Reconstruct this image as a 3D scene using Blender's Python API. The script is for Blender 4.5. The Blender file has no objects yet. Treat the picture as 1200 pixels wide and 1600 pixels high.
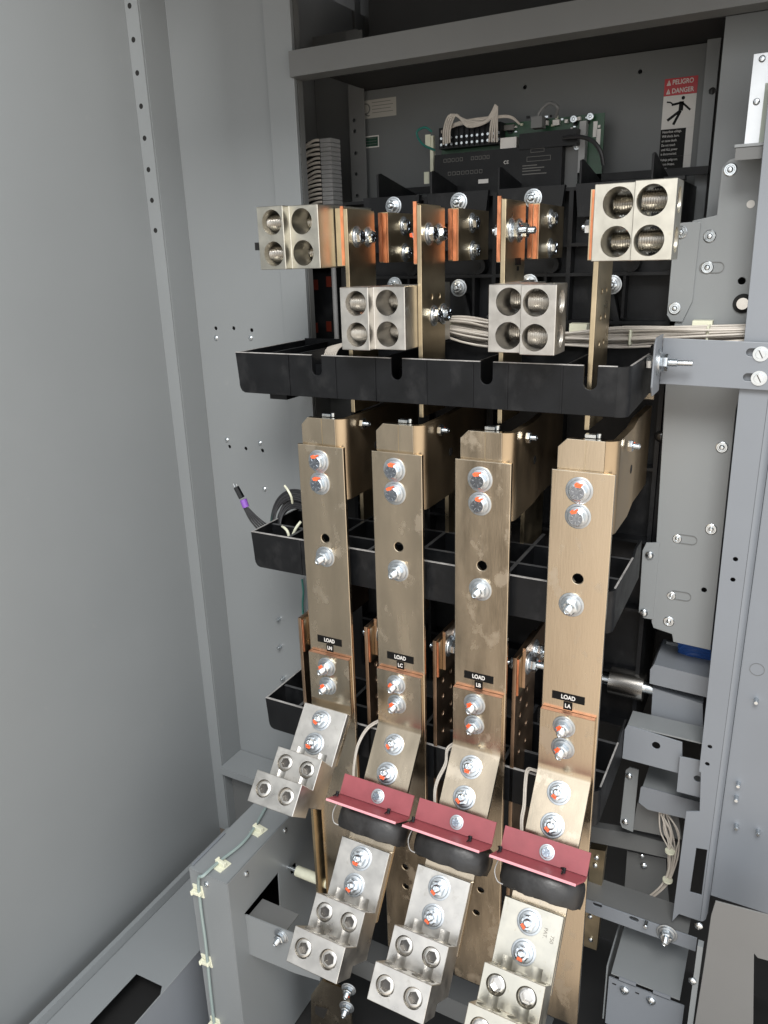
import bpy, bmesh, math, random
from mathutils import Vector, Matrix
random.seed(7)
PI = math.pi
sc = bpy.context.scene
COL = sc.collection

# ------------------------------------------------------------------ camera
R0 = Vector((0.883267, 0.468069, -0.027393))
R1 = Vector((0.124454, -0.290376, -0.948785))
R2 = Vector((-0.452052, 0.834621, -0.314732))
CAM = Vector((0.0, -1.17, 1.5))
FPX = 1201.0
cam_d = bpy.data.cameras.new('camera')
cam_d.sensor_fit = 'HORIZONTAL'; cam_d.sensor_width = 36.0; cam_d.lens = 36.0 * FPX / 1200.0
cam_d.clip_start = 0.02; cam_d.clip_end = 60
cam = bpy.data.objects.new('camera', cam_d); COL.objects.link(cam)
M = Matrix.Identity(4)
for i in range(3):
    M[i][0] = R0[i]; M[i][1] = -R1[i]; M[i][2] = -R2[i]; M[i][3] = CAM[i]
cam.matrix_world = M
sc.camera = cam

def at(px, py, x=None, y=None, z=None):
    """measured pixel -> point of the place on the plane x=, y= or z="""
    r = R0 * ((px - 600) / FPX) + R1 * ((py - 800) / FPX) + R2
    if y is not None: t = (y - CAM.y) / r.y
    elif x is not None: t = (x - CAM.x) / r.x
    else: t = (z - CAM.z) / r.z
    return CAM + r * t

# ------------------------------------------------------------------ light
world = bpy.data.worlds.new("World"); sc.world = world; world.use_nodes = True
nt = world.node_tree; nt.nodes.clear()
wo = nt.nodes.new('ShaderNodeOutputWorld'); bg = nt.nodes.new('ShaderNodeBackground')
tc = nt.nodes.new('ShaderNodeTexCoord'); sep = nt.nodes.new('ShaderNodeSeparateXYZ')
cr = nt.nodes.new('ShaderNodeValToRGB'); mr = nt.nodes.new('ShaderNodeMapRange')
nt.links.new(tc.outputs['Generated'], sep.inputs[0])
mr.inputs['From Min'].default_value = -1; mr.inputs['From Max'].default_value = 1
nt.links.new(sep.outputs['Z'], mr.inputs['Value']); nt.links.new(mr.outputs[0], cr.inputs[0])
e = cr.color_ramp.elements
e[0].position = 0.0; e[0].color = (0.30, 0.26, 0.22, 1)
e[1].position = 1.0; e[1].color = (0.50, 0.54, 0.60, 1)
a = e.new(0.25); a.color = (0.62, 0.54, 0.46, 1)
a = e.new(0.42); a.color = (0.66, 0.61, 0.55, 1)
a = e.new(0.52); a.color = (0.70, 0.70, 0.68, 1)
a = e.new(0.66); a.color = (0.95, 0.97, 1.0, 1)
# the open side of the room is to the right and in front; low on the left it is dim
def wmath(op, a, b=None):
    n = nt.nodes.new('ShaderNodeMath'); n.operation = op
    for k, v in enumerate((a, b)):
        if v is None: continue
        if isinstance(v, (int, float)): n.inputs[k].default_value = v
        else: nt.links.new(v, n.inputs[k])
    return n.outputs[0]
def wramp(v, a, b, lo, hi):
    n = nt.nodes.new('ShaderNodeMapRange'); n.interpolation_type = 'SMOOTHSTEP'
    for k, q in zip(('From Min', 'From Max', 'To Min', 'To Max'), (a, b, lo, hi)): n.inputs[k].default_value = q
    nt.links.new(v, n.inputs['Value']); return n.outputs[0]
azim = wmath('ARCTAN2', sep.outputs['X'], wmath('MULTIPLY', sep.outputs['Y'], -1.0))
right = wmath('MULTIPLY', wramp(azim, -0.37, -0.19, 0.0, 1.7), wramp(azim, 1.5, 2.3, 1.0, 0.0))
high = wmath('MULTIPLY', wramp(sep.outputs['Z'], -0.02, 0.30, 0.0, 0.80), wramp(sep.outputs['Z'], 0.65, 0.95, 1.0, 0.35))
high = wmath('MULTIPLY', high, wramp(sep.outputs['Y'], -0.4, 0.3, 1.0, 0.4))
lvl = wmath('ADD', wmath('MULTIPLY', wmath('MAXIMUM', right, high), 1.10), 0.14)
nt.links.new(cr.outputs[0], bg.inputs[0]); nt.links.new(lvl, bg.inputs[1])
nt.links.new(bg.outputs[0], wo.inputs[0])

def area(name, loc, target, size, power, color, sy=None):
    d = bpy.data.lights.new(name, 'AREA'); d.energy = power; d.color = color; d.size = size
    if sy: d.shape = 'RECTANGLE'; d.size_y = sy
    o = bpy.data.objects.new(name, d); COL.objects.link(o); o.location = loc
    o.rotation_euler = (Vector(target) - Vector(loc)).to_track_quat('-Z', 'Y').to_euler()
    return o
area('door_daylight', (0.25, -1.9, 3.2), (-0.6, 0, 0.6), 1.1, 88, (1.0, 0.985, 0.95), 1.0)

sc.view_settings.view_transform = 'Standard'; sc.view_settings.look = 'None'
sc.view_settings.exposure = 0.22; sc.view_settings.gamma = 1.0
sc.render.engine = 'CYCLES'

# ------------------------------------------------------------------ materials
def mat(name, base, rough=0.5, metal=0.0, var=0.0, vs=6.0, vstretch=(1, 1, 1), rvar=0.0, bump=0.0, bs=300.0,
        bstretch=(1, 1, 1), smudge=None, spec=0.5, coat=0.0, emit=None):
    m = bpy.data.materials.new(name); m.use_nodes = True; n = m.node_tree; N = n.nodes; L = n.links
    p = N['Principled BSDF']
    p.inputs['Base Color'].default_value = (*base, 1); p.inputs['Roughness'].default_value = rough
    p.inputs['Metallic'].default_value = metal; p.inputs['Specular IOR Level'].default_value = spec
    p.inputs['Coat Weight'].default_value = coat
    geo = N.new('ShaderNodeNewGeometry')
    def noise(scale, stretch, detail=4.0):
        mp = N.new('ShaderNodeMapping'); mp.inputs['Scale'].default_value = stretch
        L.new(geo.outputs['Position'], mp.inputs['Vector'])
        t = N.new('ShaderNodeTexNoise'); t.inputs['Scale'].default_value = scale; t.inputs['Detail'].default_value = detail
        t.inputs['Roughness'].default_value = 0.6
        L.new(mp.outputs[0], t.inputs['Vector']); return t
    col = None; ro = None
    if var or rvar:
        t = noise(vs, vstretch)
    if var:
        mx = N.new('ShaderNodeMix'); mx.data_type = 'RGBA'
        mx.inputs['A'].default_value = (*[c * (1 - var) for c in base], 1)
        mx.inputs['B'].default_value = (*[min(1, c * (1 + var)) for c in base], 1)
        rr = N.new('ShaderNodeMapRange'); rr.inputs['From Min'].default_value = 0.3; rr.inputs['From Max'].default_value = 0.7
        L.new(t.outputs['Fac'], rr.inputs[0]); L.new(rr.outputs[0], mx.inputs['Factor']); col = mx.outputs['Result']
    if rvar:
        rr = N.new('ShaderNodeMapRange'); rr.inputs['From Min'].default_value = 0.3; rr.inputs['From Max'].default_value = 0.7
        rr.inputs['To Min'].default_value = rough - rvar; rr.inputs['To Max'].default_value = rough + rvar
        L.new(t.outputs['Fac'], rr.inputs[0]); ro = rr.outputs[0]
    if smudge:
        scol, sscale, lo, hi, amt, srough = smudge
        t2 = noise(sscale, (1, 1, 0.7), 6.0)
        rr = N.new('ShaderNodeMapRange'); rr.inputs['From Min'].default_value = lo; rr.inputs['From Max'].default_value = hi
        rr.inputs['To Max'].default_value = amt; L.new(t2.outputs['Fac'], rr.inputs[0])
        mx = N.new('ShaderNodeMix'); mx.data_type = 'RGBA'
        if col: L.new(col, mx.inputs['A'])
        else: mx.inputs['A'].default_value = (*base, 1)
        mx.inputs['B'].default_value = (*scol, 1); L.new(rr.outputs[0], mx.inputs['Factor']); col = mx.outputs['Result']
        m2 = N.new('ShaderNodeMix')
        if ro: L.new(ro, m2.inputs['A'])
        else: m2.inputs['A'].default_value = rough
        m2.inputs['B'].default_value = srough; L.new(rr.outputs[0], m2.inputs['Factor']); ro = m2.outputs['Result']
    if col: L.new(col, p.inputs['Base Color'])
    if ro: L.new(ro, p.inputs['Roughness'])
    if bump:
        t3 = noise(bs, bstretch, 3.0); b = N.new('ShaderNodeBump'); b.inputs['Strength'].default_value = bump
        b.inputs['Distance'].default_value = 0.001
        L.new(t3.outputs['Fac'], b.inputs['Height']); L.new(b.outputs[0], p.inputs['Normal'])
    return m

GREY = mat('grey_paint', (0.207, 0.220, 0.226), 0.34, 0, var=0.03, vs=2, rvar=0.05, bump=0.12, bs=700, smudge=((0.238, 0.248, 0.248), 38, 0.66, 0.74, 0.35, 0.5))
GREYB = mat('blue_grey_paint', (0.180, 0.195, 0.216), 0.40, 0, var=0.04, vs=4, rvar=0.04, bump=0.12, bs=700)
GREYI = mat('shaded_interior_grey', (0.122, 0.129, 0.130), 0.45, 0, var=0.05, vs=4, bump=0.1, bs=600)  # cabinet grey darkened, the shade of the deep interior put into the colour
GREYD = mat('dark_and_shaded_grey', (0.125, 0.128, 0.127), 0.5, 0, var=0.06, vs=4, bump=0.1, bs=600)  # shade of inner sheets and beam put into the colour; also dark parts
BAR = mat('plated_busbar', (0.565, 0.478, 0.362), 0.225, 1.0, var=0.13, vs=13, vstretch=(1.6, 1, .35), rvar=0.07, bump=0.05, bs=60, bstretch=(6, 6, .6),
          smudge=((0.66, 0.59, 0.49), 21, 0.57, 0.65, 0.40, 0.52))
BARS = mat('satin_side_plate', (0.46, 0.355, 0.235), 0.38, 1.0, var=0.14, vs=10, vstretch=(1, 1, .4), rvar=0.08, bump=0.05, bs=60, bstretch=(6, 6, .6))
BARE = mat('brown_copper_bar', (0.40, 0.285, 0.20), 0.36, 1.0, var=0.15, vs=16, rvar=0.08)
BARD = mat('dull_plated_bar', (0.52, 0.43, 0.29), 0.34, 1.0, var=0.12, vs=16, rvar=0.08, bump=0.05, bs=60, bstretch=(6, 6, .6))
COPPER = mat('bare_copper_edge', (0.68, 0.27, 0.14), 0.42, 1.0, var=0.32, vs=90, vstretch=(1, 1, .3), rvar=0.08, bump=0.2, bs=200)
COPPERB = mat('dull_copper_edge', (0.66, 0.38, 0.27), 0.45, 1.0, var=0.12, vs=80, rvar=0.08)
ALU = mat('aluminium_lug', (0.60, 0.58, 0.545), 0.36, 1.0, var=0.10, vs=30, rvar=0.09, bump=0.07, bs=500,
          smudge=((0.42, 0.40, 0.36), 60, 0.60, 0.72, 0.6, 0.5))
ALUT = mat('tinned_lug_bright', (0.55, 0.53, 0.465), 0.36, 1.0, var=0.08, vs=40, rvar=0.08, bump=0.06, bs=500,
           smudge=((0.45, 0.40, 0.30), 90, 0.62, 0.72, 0.6, 0.5))
ZINC = mat('zinc_steel', (0.62, 0.66, 0.69), 0.27, 1.0, var=0.08, vs=120, rvar=0.06)
ZINCW = mat('zinc_washer', (0.50, 0.53, 0.555), 0.40, 1.0, var=0.10, vs=120, rvar=0.06)
HEADTOP = mat('dark_reflection_face', (0.30, 0.33, 0.38), 0.22, 1.0, var=0.3, vs=200)  # darker cap stands in for dark reflections on the zinc heads
SHADESTEEL = mat('socket_shade_steel', (0.09, 0.085, 0.08), 0.4, 0.8)  # dark colour stands in for shade in screw sockets and slots
BLACK = mat('black_moulded_plastic', (0.0055, 0.006, 0.007), 0.44, 0, spec=0.26, var=0.2, vs=20, rvar=0.06, bump=0.15, bs=400,
            smudge=((0.028, 0.028, 0.029), 22, 0.52, 0.72, 0.5, 0.65))
RIM = mat('worn_lit_plastic_rim', (0.30, 0.29, 0.28), 0.5, 0, var=0.35, vs=50)
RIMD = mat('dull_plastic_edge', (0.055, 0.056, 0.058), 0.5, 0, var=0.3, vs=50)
VOID = mat('unlit_interior_black', (0.018, 0.018, 0.018), 0.7, 0, var=0.3, vs=4)  # black colour stands in for deep shade on the inner sheets
HOLE = mat('hole_dark', (0.006, 0.006, 0.006), 0.8)
MARK = mat('orange_torque_paint', (0.85, 0.13, 0.04), 0.6, 0)
RED = mat('red_laminate', (0.25, 0.056, 0.066), 0.48, 0, var=0.10, vs=30, rvar=0.05, bump=0.2, bs=300)
REDE = mat('pink_cut_edge', (0.60, 0.27, 0.30), 0.6, 0, var=0.08, vs=80)
TAPE = mat('black_tape', (0.015, 0.014, 0.0135), 0.38, 0, var=0.3, vs=40, rvar=0.08, bump=0.6, bs=45, bstretch=(1, 1, 1.8))
WIRE = mat('white_wire', (0.47, 0.43, 0.38), 0.45, 0, var=0.08, vs=60)
WIREB = mat('black_wire', (0.02, 0.02, 0.022), 0.4, 0)
GREENW = mat('green_wire', (0.02, 0.16, 0.13), 0.45, 0)
PURPLE = mat('purple_sleeve', (0.20, 0.08, 0.38), 0.35, 0)
NYLON = mat('cream_nylon', (0.66, 0.66, 0.52), 0.5, 0, var=0.05, vs=60)
WHITEL = mat('white_label', (0.62, 0.60, 0.57), 0.35, 0)
GREYL = mat('faded_label', (0.13, 0.125, 0.115), 0.5, 0)
REDL = mat('red_label', (0.42, 0.012, 0.02), 0.35, 0)
BLKL = mat('black_label', (0.005, 0.005, 0.005), 0.5, 0, spec=0.15)
GRNL = mat('green_label', (0.012, 0.05, 0.03), 0.4, 0)
PCB = mat('green_circuit_board', (0.008, 0.055, 0.022), 0.35, 0, var=0.25, vs=90)
TERM = mat('grey_terminal', (0.30, 0.30, 0.30), 0.5, 0, var=0.05, vs=60)
BLUE = mat('blue_plastic', (0.02, 0.08, 0.30), 0.4, 0)
TUBE = mat('clear_green_tube', (0.24, 0.30, 0.29), 0.25, 0, coat=0.4)
REDC = mat('red_breaker_window', (0.10, 0.015, 0.008), 0.4, 0)
BRASS = mat('brushed_steel', (0.55, 0.53, 0.50), 0.22, 1.0, var=0.06, vs=40)

# ------------------------------------------------------------------ mesh helpers
def rootloc(p):
    while p.parent: p = p.parent
    return p.location
def thing(name, label, cat, loc=(0, 0, 0), group=None):
    o = bpy.data.objects.new(name, None); COL.objects.link(o); o.location = loc
    o.empty_display_size = 0.05
    o['label'] = label; o['category'] = cat
    if group: o['group'] = group
    return o
def tagged(o, label, cat, group=None):
    o['label'] = label; o['category'] = cat
    if group: o['group'] = group
    return o
def smooth(me, ang=35):
    for p in me.polygons: p.use_smooth = True
    try: me.set_sharp_from_angle(angle=math.radians(ang))
    except Exception: pass
def obj(name, bm, m, parent=None, bev=0.0, seg=1, local=False):
    """bm holds world coordinates; the object's origin is that of its thing"""
    if bev:
        ed = [e for e in bm.edges if len(e.link_faces) == 2 and e.calc_face_angle(0) > 0.5]
        bmesh.ops.bevel(bm, geom=ed, offset=bev, segments=seg, affect='EDGES', profile=0.5, clamp_overlap=True)
    bmesh.ops.recalc_face_normals(bm, faces=bm.faces)
    if not local:
        if parent: bmesh.ops.translate(bm, verts=bm.verts, vec=-Vector(rootloc(parent)))
    flat = bm.faces.layers.int.get('flat') is not None
    me = bpy.data.meshes.new(name); bm.to_mesh(me); bm.free()
    smooth(me, 8 if flat else 35)
    mats = m if isinstance(m, (list, tuple)) else [m]
    for q in mats: me.materials.append(q)
    o = bpy.data.objects.new(name, me); COL.objects.link(o)
    if parent: o.parent = parent
    else:
        c = sum((v.co for v in me.vertices), Vector()) / max(1, len(me.vertices))
        me.transform(Matrix.Translation(-c)); o.location = c
    return o
def box(bm, x0, x1, y0, y1, z0, z1, mi=0):
    vs = [bm.verts.new((x, y, z)) for x in (x0, x1) for y in (y0, y1) for z in (z0, z1)]
    for f in ((0, 1, 3, 2), (4, 6, 7, 5), (0, 4, 5, 1), (2, 3, 7, 6), (0, 2, 6, 4), (1, 5, 7, 3)):
        fc = bm.faces.new([vs[i] for i in f]); fc.material_index = mi
    return vs
def bx(*a):
    bm = bmesh.new(); box(bm, *a); return bm
def prism(bm, pts, vec, mi=0):
    a = [bm.verts.new(p) for p in pts]; b = [bm.verts.new(Vector(p) + Vector(vec)) for p in pts]
    n = len(pts)
    fs = [bm.faces.new(a), bm.faces.new(b[::-1])]
    for i in range(n): fs.append(bm.faces.new((a[i], b[i], b[(i + 1) % n], a[(i + 1) % n])))
    for f in fs: f.material_index = mi
def cyl(bm, p0, p1, r0, r1=None, n=24, mi=0, rot=0.0):
    p0 = Vector(p0); p1 = Vector(p1); r1 = r0 if r1 is None else r1
    d = (p1 - p0).normalized(); q = d.to_track_quat('Z', 'Y').to_matrix()
    A = []; B = []
    for i in range(n):
        t = 2 * PI * i / n + rot; v = q @ Vector((math.cos(t), math.sin(t), 0))
        A.append(bm.verts.new(p0 + v * r0)); B.append(bm.verts.new(p1 + v * r1))
    for i in range(n):
        f = bm.faces.new((A[i], A[(i + 1) % n], B[(i + 1) % n], B[i])); f.material_index = mi
    f = bm.faces.new(A[::-1]); f.material_index = mi
    f = bm.faces.new(B); f.material_index = mi
def cy(*a, **k):
    bm = bmesh.new(); cyl(bm, *a, **k); return bm
def lathe(bm, prof, n=28, mi=0, M=None, hexa=None):
    """profile of (radius, height) round local z"""
    rings = []
    for j, (r, h) in enumerate(prof):
        ring = []
        for i in range(n):
            t = 2 * PI * i / n
            rr = r
            if hexa and hexa[j]:
                k = ((t + PI / 6) % (PI / 3)) - PI / 6; rr = r / math.cos(k)
            ring.append(bm.verts.new((M or Matrix.Identity(4)) @ Vector((rr * math.cos(t), rr * math.sin(t), h))))
        rings.append(ring)
    for a, b in zip(rings, rings[1:]):
        for i in range(n):
            f = bm.faces.new((a[i], a[(i + 1) % n], b[(i + 1) % n], b[i])); f.material_index = mi
    if prof[0][0] > 1e-5: bm.faces.new(rings[0][::-1]).material_index = mi
    bm.faces.new(rings[-1]).material_index = mi
def rrect(w, h, r, n=5, cx=0, cy_=0):
    o = []
    for (sx, sy, a0) in ((1, 1, 0), (-1, 1, 90), (-1, -1, 180), (1, -1, 270)):
        for i in range(n + 1):
            t = math.radians(a0 + 90 * i / n)
            o.append((cx + sx * (w / 2 - r) + r * math.cos(t), cy_ + sy * (h / 2 - r) + r * math.sin(t)))
    return o
def circ(cx, cy_, r, n=24, rx=None):
    rx = rx or r
    return [(cx + rx * math.cos(2 * PI * i / n), cy_ + r * math.sin(2 * PI * i / n)) for i in range(n)]
def curve_mesh(splines, thick, bevel=0.0):
    """filled 2D outline with holes -> bmesh, front face at local z=0, going back to -thick"""
    cu = bpy.data.curves.new('tmp', 'CURVE'); cu.dimensions = '2D'; cu.fill_mode = 'BOTH'
    cu.extrude = max(1e-5, thick / 2 - bevel); cu.bevel_depth = bevel; cu.bevel_resolution = 1; cu.offset = -bevel
    for s in splines:
        sp = cu.splines.new('POLY'); sp.points.add(len(s) - 1)
        for i, (x, y) in enumerate(s): sp.points[i].co = (x, y, 0, 1)
        sp.use_cyclic_u = True
    o = bpy.data.objects.new('tmp', cu); COL.objects.link(o)
    dg = bpy.context.evaluated_depsgraph_get(); me = bpy.data.meshes.new_from_object(o.evaluated_get(dg))
    bm = bmesh.new(); bm.from_mesh(me)
    bmesh.ops.remove_doubles(bm, verts=bm.verts, dist=1e-6)
    bm.faces.layers.int.new('flat')
    bmesh.ops.translate(bm, verts=bm.verts, vec=(0, 0, -thick / 2))
    bpy.data.objects.remove(o); bpy.data.curves.remove(cu); bpy.data.meshes.remove(me)
    return bm
MF = Matrix(((1, 0, 0, 0), (0, 0, -1, 0), (0, 1, 0, 0), (0, 0, 0, 1)))   # local xy -> world XZ, facing -Y
MS = Matrix(((0, 0, 1, 0), (1, 0, 0, 0), (0, 1, 0, 0), (0, 0, 0, 1)))    # local xy -> world YZ, facing +X
def xform(bm, M): bmesh.ops.transform(bm, matrix=M, verts=bm.verts); return bm
def front(pts, y, thick, holes=(), bevel=0.0006):
    """sheet facing the front: outline in (x,z) world"""
    bm = curve_mesh([pts] + list(holes), thick, bevel)
    return xform(bm, Matrix.Translation((0, y, 0)) @ MF)
def side(pts, x, thick, holes=(), bevel=0.0006):
    """sheet facing +X: outline in (y,z) world"""
    bm = curve_mesh([pts] + list(holes), thick, bevel)
    return xform(bm, Matrix.Translation((x, 0, 0)) @ MS)
def pf(pix, y): return [(p.x, p.z) for p in (at(a, b, y=y) for a, b in pix)]
def tube(bm_pts, r, n=8, sub=5):
    """smooth tube through points -> bmesh"""
    cu = bpy.data.curves.new('tmp', 'CURVE'); cu.dimensions = '3D'; cu.bevel_depth = r; cu.bevel_resolution = 2
    cu.use_fill_caps = True
    P = [Vector(p) for p in bm_pts]; Q = []
    for i in range(len(P) - 1):
        p0 = P[max(0, i - 1)]; p1 = P[i]; p2 = P[i + 1]; p3 = P[min(len(P) - 1, i + 2)]
        for k in range(sub):
            t = k / sub
            Q.append(0.5 * ((2 * p1) + (-p0 + p2) * t + (2 * p0 - 5 * p1 + 4 * p2 - p3) * t * t + (-p0 + 3 * p1 - 3 * p2 + p3) * t ** 3))
    Q.append(P[-1])
    sp = cu.splines.new('POLY'); sp.points.add(len(Q) - 1)
    for i, q in enumerate(Q): sp.points[i].co = (*q, 1)
    o = bpy.data.objects.new('tmp', cu); COL.objects.link(o)
    dg = bpy.context.evaluated_depsgraph_get(); me = bpy.data.meshes.new_from_object(o.evaluated_get(dg))
    bm = bmesh.new(); bm.from_mesh(me)
    bpy.data.objects.remove(o); bpy.data.curves.remove(cu); bpy.data.meshes.remove(me)
    return bm
def join(*bms):
    out = bmesh.new()
    for b in bms:
        me = bpy.data.meshes.new('t'); b.to_mesh(me); b.free(); out.from_mesh(me); bpy.data.meshes.remove(me)
    return out
def text(s, size, M, bold=0.0, align='CENTER', sx=1.0):
    cu = bpy.data.curves.new('tmp', 'FONT'); cu.body = s; cu.size = size; cu.align_x = align; cu.align_y = 'CENTER'
    cu.extrude = 0.00015; cu.offset = bold
    o = bpy.data.objects.new('tmp', cu); COL.objects.link(o)
    dg = bpy.context.evaluated_depsgraph_get(); me = bpy.data.meshes.new_from_object(o.evaluated_get(dg))
    bm = bmesh.new(); bm.from_mesh(me)
    bpy.data.objects.remove(o); bpy.data.curves.remove(cu); bpy.data.meshes.remove(me)
    return xform(bm, M @ Matrix.Diagonal((sx, 1, 1, 1)))
def copy_tree(o, parent=None):
    c = o.copy(); COL.objects.link(c)
    if parent: c.parent = parent
    for ch in list(o.children): copy_tree(ch, c)
    return c
def drop_tree(o):
    for ch in list(o.children): drop_tree(ch)
    bpy.data.objects.remove(o)

# ------------------------------------------------------------------ bolts (templates, local z = outward)
def mesh_of(bm, m):
    bmesh.ops.recalc_face_normals(bm, faces=bm.faces)
    me = bpy.data.meshes.new('bolt_mesh'); bm.to_mesh(me); bm.free(); smooth(me, 28)
    for q in (m if isinstance(m, (list, tuple)) else [m]): me.materials.append(q)
    return me
def mk_washer():
    bm = bmesh.new()
    lathe(bm, [(0.0212, 0.0), (0.0213, 0.0016), (0.0205, 0.0020), (0.0178, 0.0020), (0.0178, 0.0026), (0.0170, 0.0044), (0.0140, 0.0056), (0.009, 0.0058)], 40)
    bm.normal_update()
    return mesh_of(bm, ZINCW)
def mk_head():
    bm = bmesh.new(); r = 0.0122
    lathe(bm, [(r, 0.006), (r, 0.0138), (r * .93, 0.0150)], 36, hexa=[1, 1, 0])
    lathe(bm, [(r * 1.12, 0.0058), (r * 1.12, 0.0072)], 30)
    for k in range(6):
        a = k * PI / 3 + .2
        M = Matrix.Rotation(a, 4, 'Z')
        b = bmesh.new(); box(b, 0.0050, 0.0094, -0.0004, 0.0004, 0.0150, 0.0156); xform(b, M)
        me = bpy.data.meshes.new('t'); b.to_mesh(me); b.free(); bm.from_mesh(me); bpy.data.meshes.remove(me)
    cyl(bm, (0, 0, .0149), (0, 0, .01525), r * .90, n=24, mi=1)
    return mesh_of(bm, [ZINC, HEADTOP])
def mk_nut(proud=0.012):
    bm = bmesh.new(); r = 0.0120
    lathe(bm, [(r * .95, 0.006), (r, 0.0075), (r, 0.0155), (r * .86, 0.0170), (0.007, 0.0170)], 36, hexa=[1, 1, 1, 0, 0])
    prof = []; h = 0.0165
    while h < 0.017 + proud:
        prof += [(0.0068, h), (0.0059, h + 0.0009)]; h += 0.0018
    prof += [(0.0050, h), (0.0038, h + 0.0004), (0.0030, h - 0.0006)]
    lathe(bm, prof, 20)
    return mesh_of(bm, ZINC)
def mk_mark(kind):
    bm = bmesh.new()
    if kind == 'head':
        prism(bm, [(0.0128, -0.0055, 0.0146), (0.0128, 0.0065, 0.0146), (0.0086, 0.0045, 0.0146), (0.0090, -0.0035, 0.0146)], (0, 0, 0.0010))
        box(bm, 0.0120, 0.0134, -0.0050, 0.0060, 0.0066, 0.0154)
    else:
        box(bm, 0.0060, 0.0112, -0.0045, 0.0045, 0.0160, 0.0182)
        box(bm, 0.0052, 0.0074, -0.0035, 0.0035, 0.0180, 0.0245)
        prism(bm, [(0.0050, -0.0042, 0.018), (0.0072, 0.0, 0.018), (0.0050, 0.0042, 0.018)], (0, 0, 0.004))
    return mesh_of(bm, MARK)
WASH, HEAD, NUT, NUTL = mk_washer(), mk_head(), mk_nut(0.006), mk_nut(0.013)
MKH, MKN = mk_mark('head'), mk_mark('nut')
def bolt(parent, loc, normal, kind='head', mark=0.0, s=1.0, spin=0.2, washer=True):
    """parent: thing. a bolt part with washer and torque-paint sub-parts. mark: angle of paint in degrees or None"""
    if mark is not None: mark += random.uniform(-22, 22)
    s *= random.uniform(.97, 1.04); spin += random.uniform(0, 1)
    n = Vector(normal).normalized()
    z = n; up = Vector((0, 0, 1)) if abs(n.z) < .95 else Vector((0, 1, 0))
    y = (up - z * up.dot(z)).normalized(); x = y.cross(z)
    Rm = Matrix((x, y, z)).transposed().to_4x4()
    M = Matrix.Translation(Vector(loc) - Vector(rootloc(parent))) @ Rm
    o = bpy.data.objects.new('bolt' if kind == 'head' else 'nut', {'head': HEAD, 'nut': NUT, 'long': NUTL}[kind]); COL.objects.link(o)
    o.parent = parent; o.matrix_local = M @ Matrix.Rotation(spin, 4, 'Z') @ Matrix.Scale(s, 4)
    if washer:
        w = bpy.data.objects.new('washer', WASH); COL.objects.link(w); w.parent = o
    if mark is not None:
        k = bpy.data.objects.new('torque_mark', MKH if kind == 'head' else MKN); COL.objects.link(k); k.parent = o
        k.matrix_local = Matrix.Rotation(math.radians(mark) - spin, 4, 'Z')
    return o
def small_screw_mesh(kind):
    bm = bmesh.new()
    if kind == 'ring':      # bright ring with recessed rivet
        lathe(bm, [(0.0098, 0), (0.0098, .0008), (0.0085, .0016), (0.0068, .0016), (0.0062, .0004)], 28)
        lathe(bm, [(0.0045, 0), (0.0045, .0018), (0.003, .0032), (0.0005, .0036)], 20)
    elif kind == 'stud':
        lathe(bm, [(0.0035, 0), (0.0035, .010), (0.0026, .0115)], 14)
    elif kind == 'pan':
        lathe(bm, [(0.0062, 0), (0.0060, .0022), (0.0042, .0040), (0.0012, .0046), (0.0012, 0.0040)], 24)
        box(bm, -.0004, .0004, -.004, .004, .0030, .0049)
    elif kind == 'slot':
        lathe(bm, [(0.0125, 0), (0.0125, .0010)], 28)
        lathe(bm, [(0.0105, .001), (0.0105, .0045)], 6)
        lathe(bm, [(0.0080, .0045), (0.0075, .0056)], 24)
    return mesh_of(bm, ZINC)
SM = {k: small_screw_mesh(k) for k in ('ring', 'stud', 'pan', 'slot')}
SLOTM = None
def screw(parent, loc, normal, kind, s=1.0, name=None, spin=0.0):
    n = Vector(normal).normalized(); up = Vector((0, 0, 1)) if abs(n.z) < .95 else Vector((0, 1, 0))
    y = (up - n * up.dot(n)).normalized(); x = y.cross(n)
    M = Matrix.Translation(Vector(loc) - Vector(rootloc(parent))) @ Matrix((x, y, n)).transposed().to_4x4() @ Matrix.Rotation(spin, 4, 'Z') @ Matrix.Scale(s, 4)
    o = bpy.data.objects.new(name or {'ring': 'rivet', 'stud': 'stud', 'pan': 'screw', 'slot': 'slotted_screw'}[kind], SM[kind]); COL.objects.link(o)
    o.parent = parent; o.matrix_local = M
    if kind == 'slot':
        b = bmesh.new(); box(b, -.0008, .0008, -.007, .007, .0050, .0059)
        me = mesh_of(b, SHADESTEEL)
        k = bpy.data.objects.new('screw_slot', me); COL.objects.link(k); k.parent = o
    return o
def hole_disc(parent, loc, normal, r, name='hole'):
    n = Vector(normal).normalized()
    bm = cy(Vector(loc) - n * 0.002, Vector(loc) + n * 0.0004, r, n=22)
    return obj(name, bm, HOLE, parent)

# ================================================================== CABINET
cab = thing('switchgear_cabinet', 'grey painted open steel cabinet that surrounds all the busbars', 'cabinet', (-0.6, 0.2, -0.2))
XA, YS, YP, YB = -1.312, 0.200, 0.28, 0.56
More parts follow.
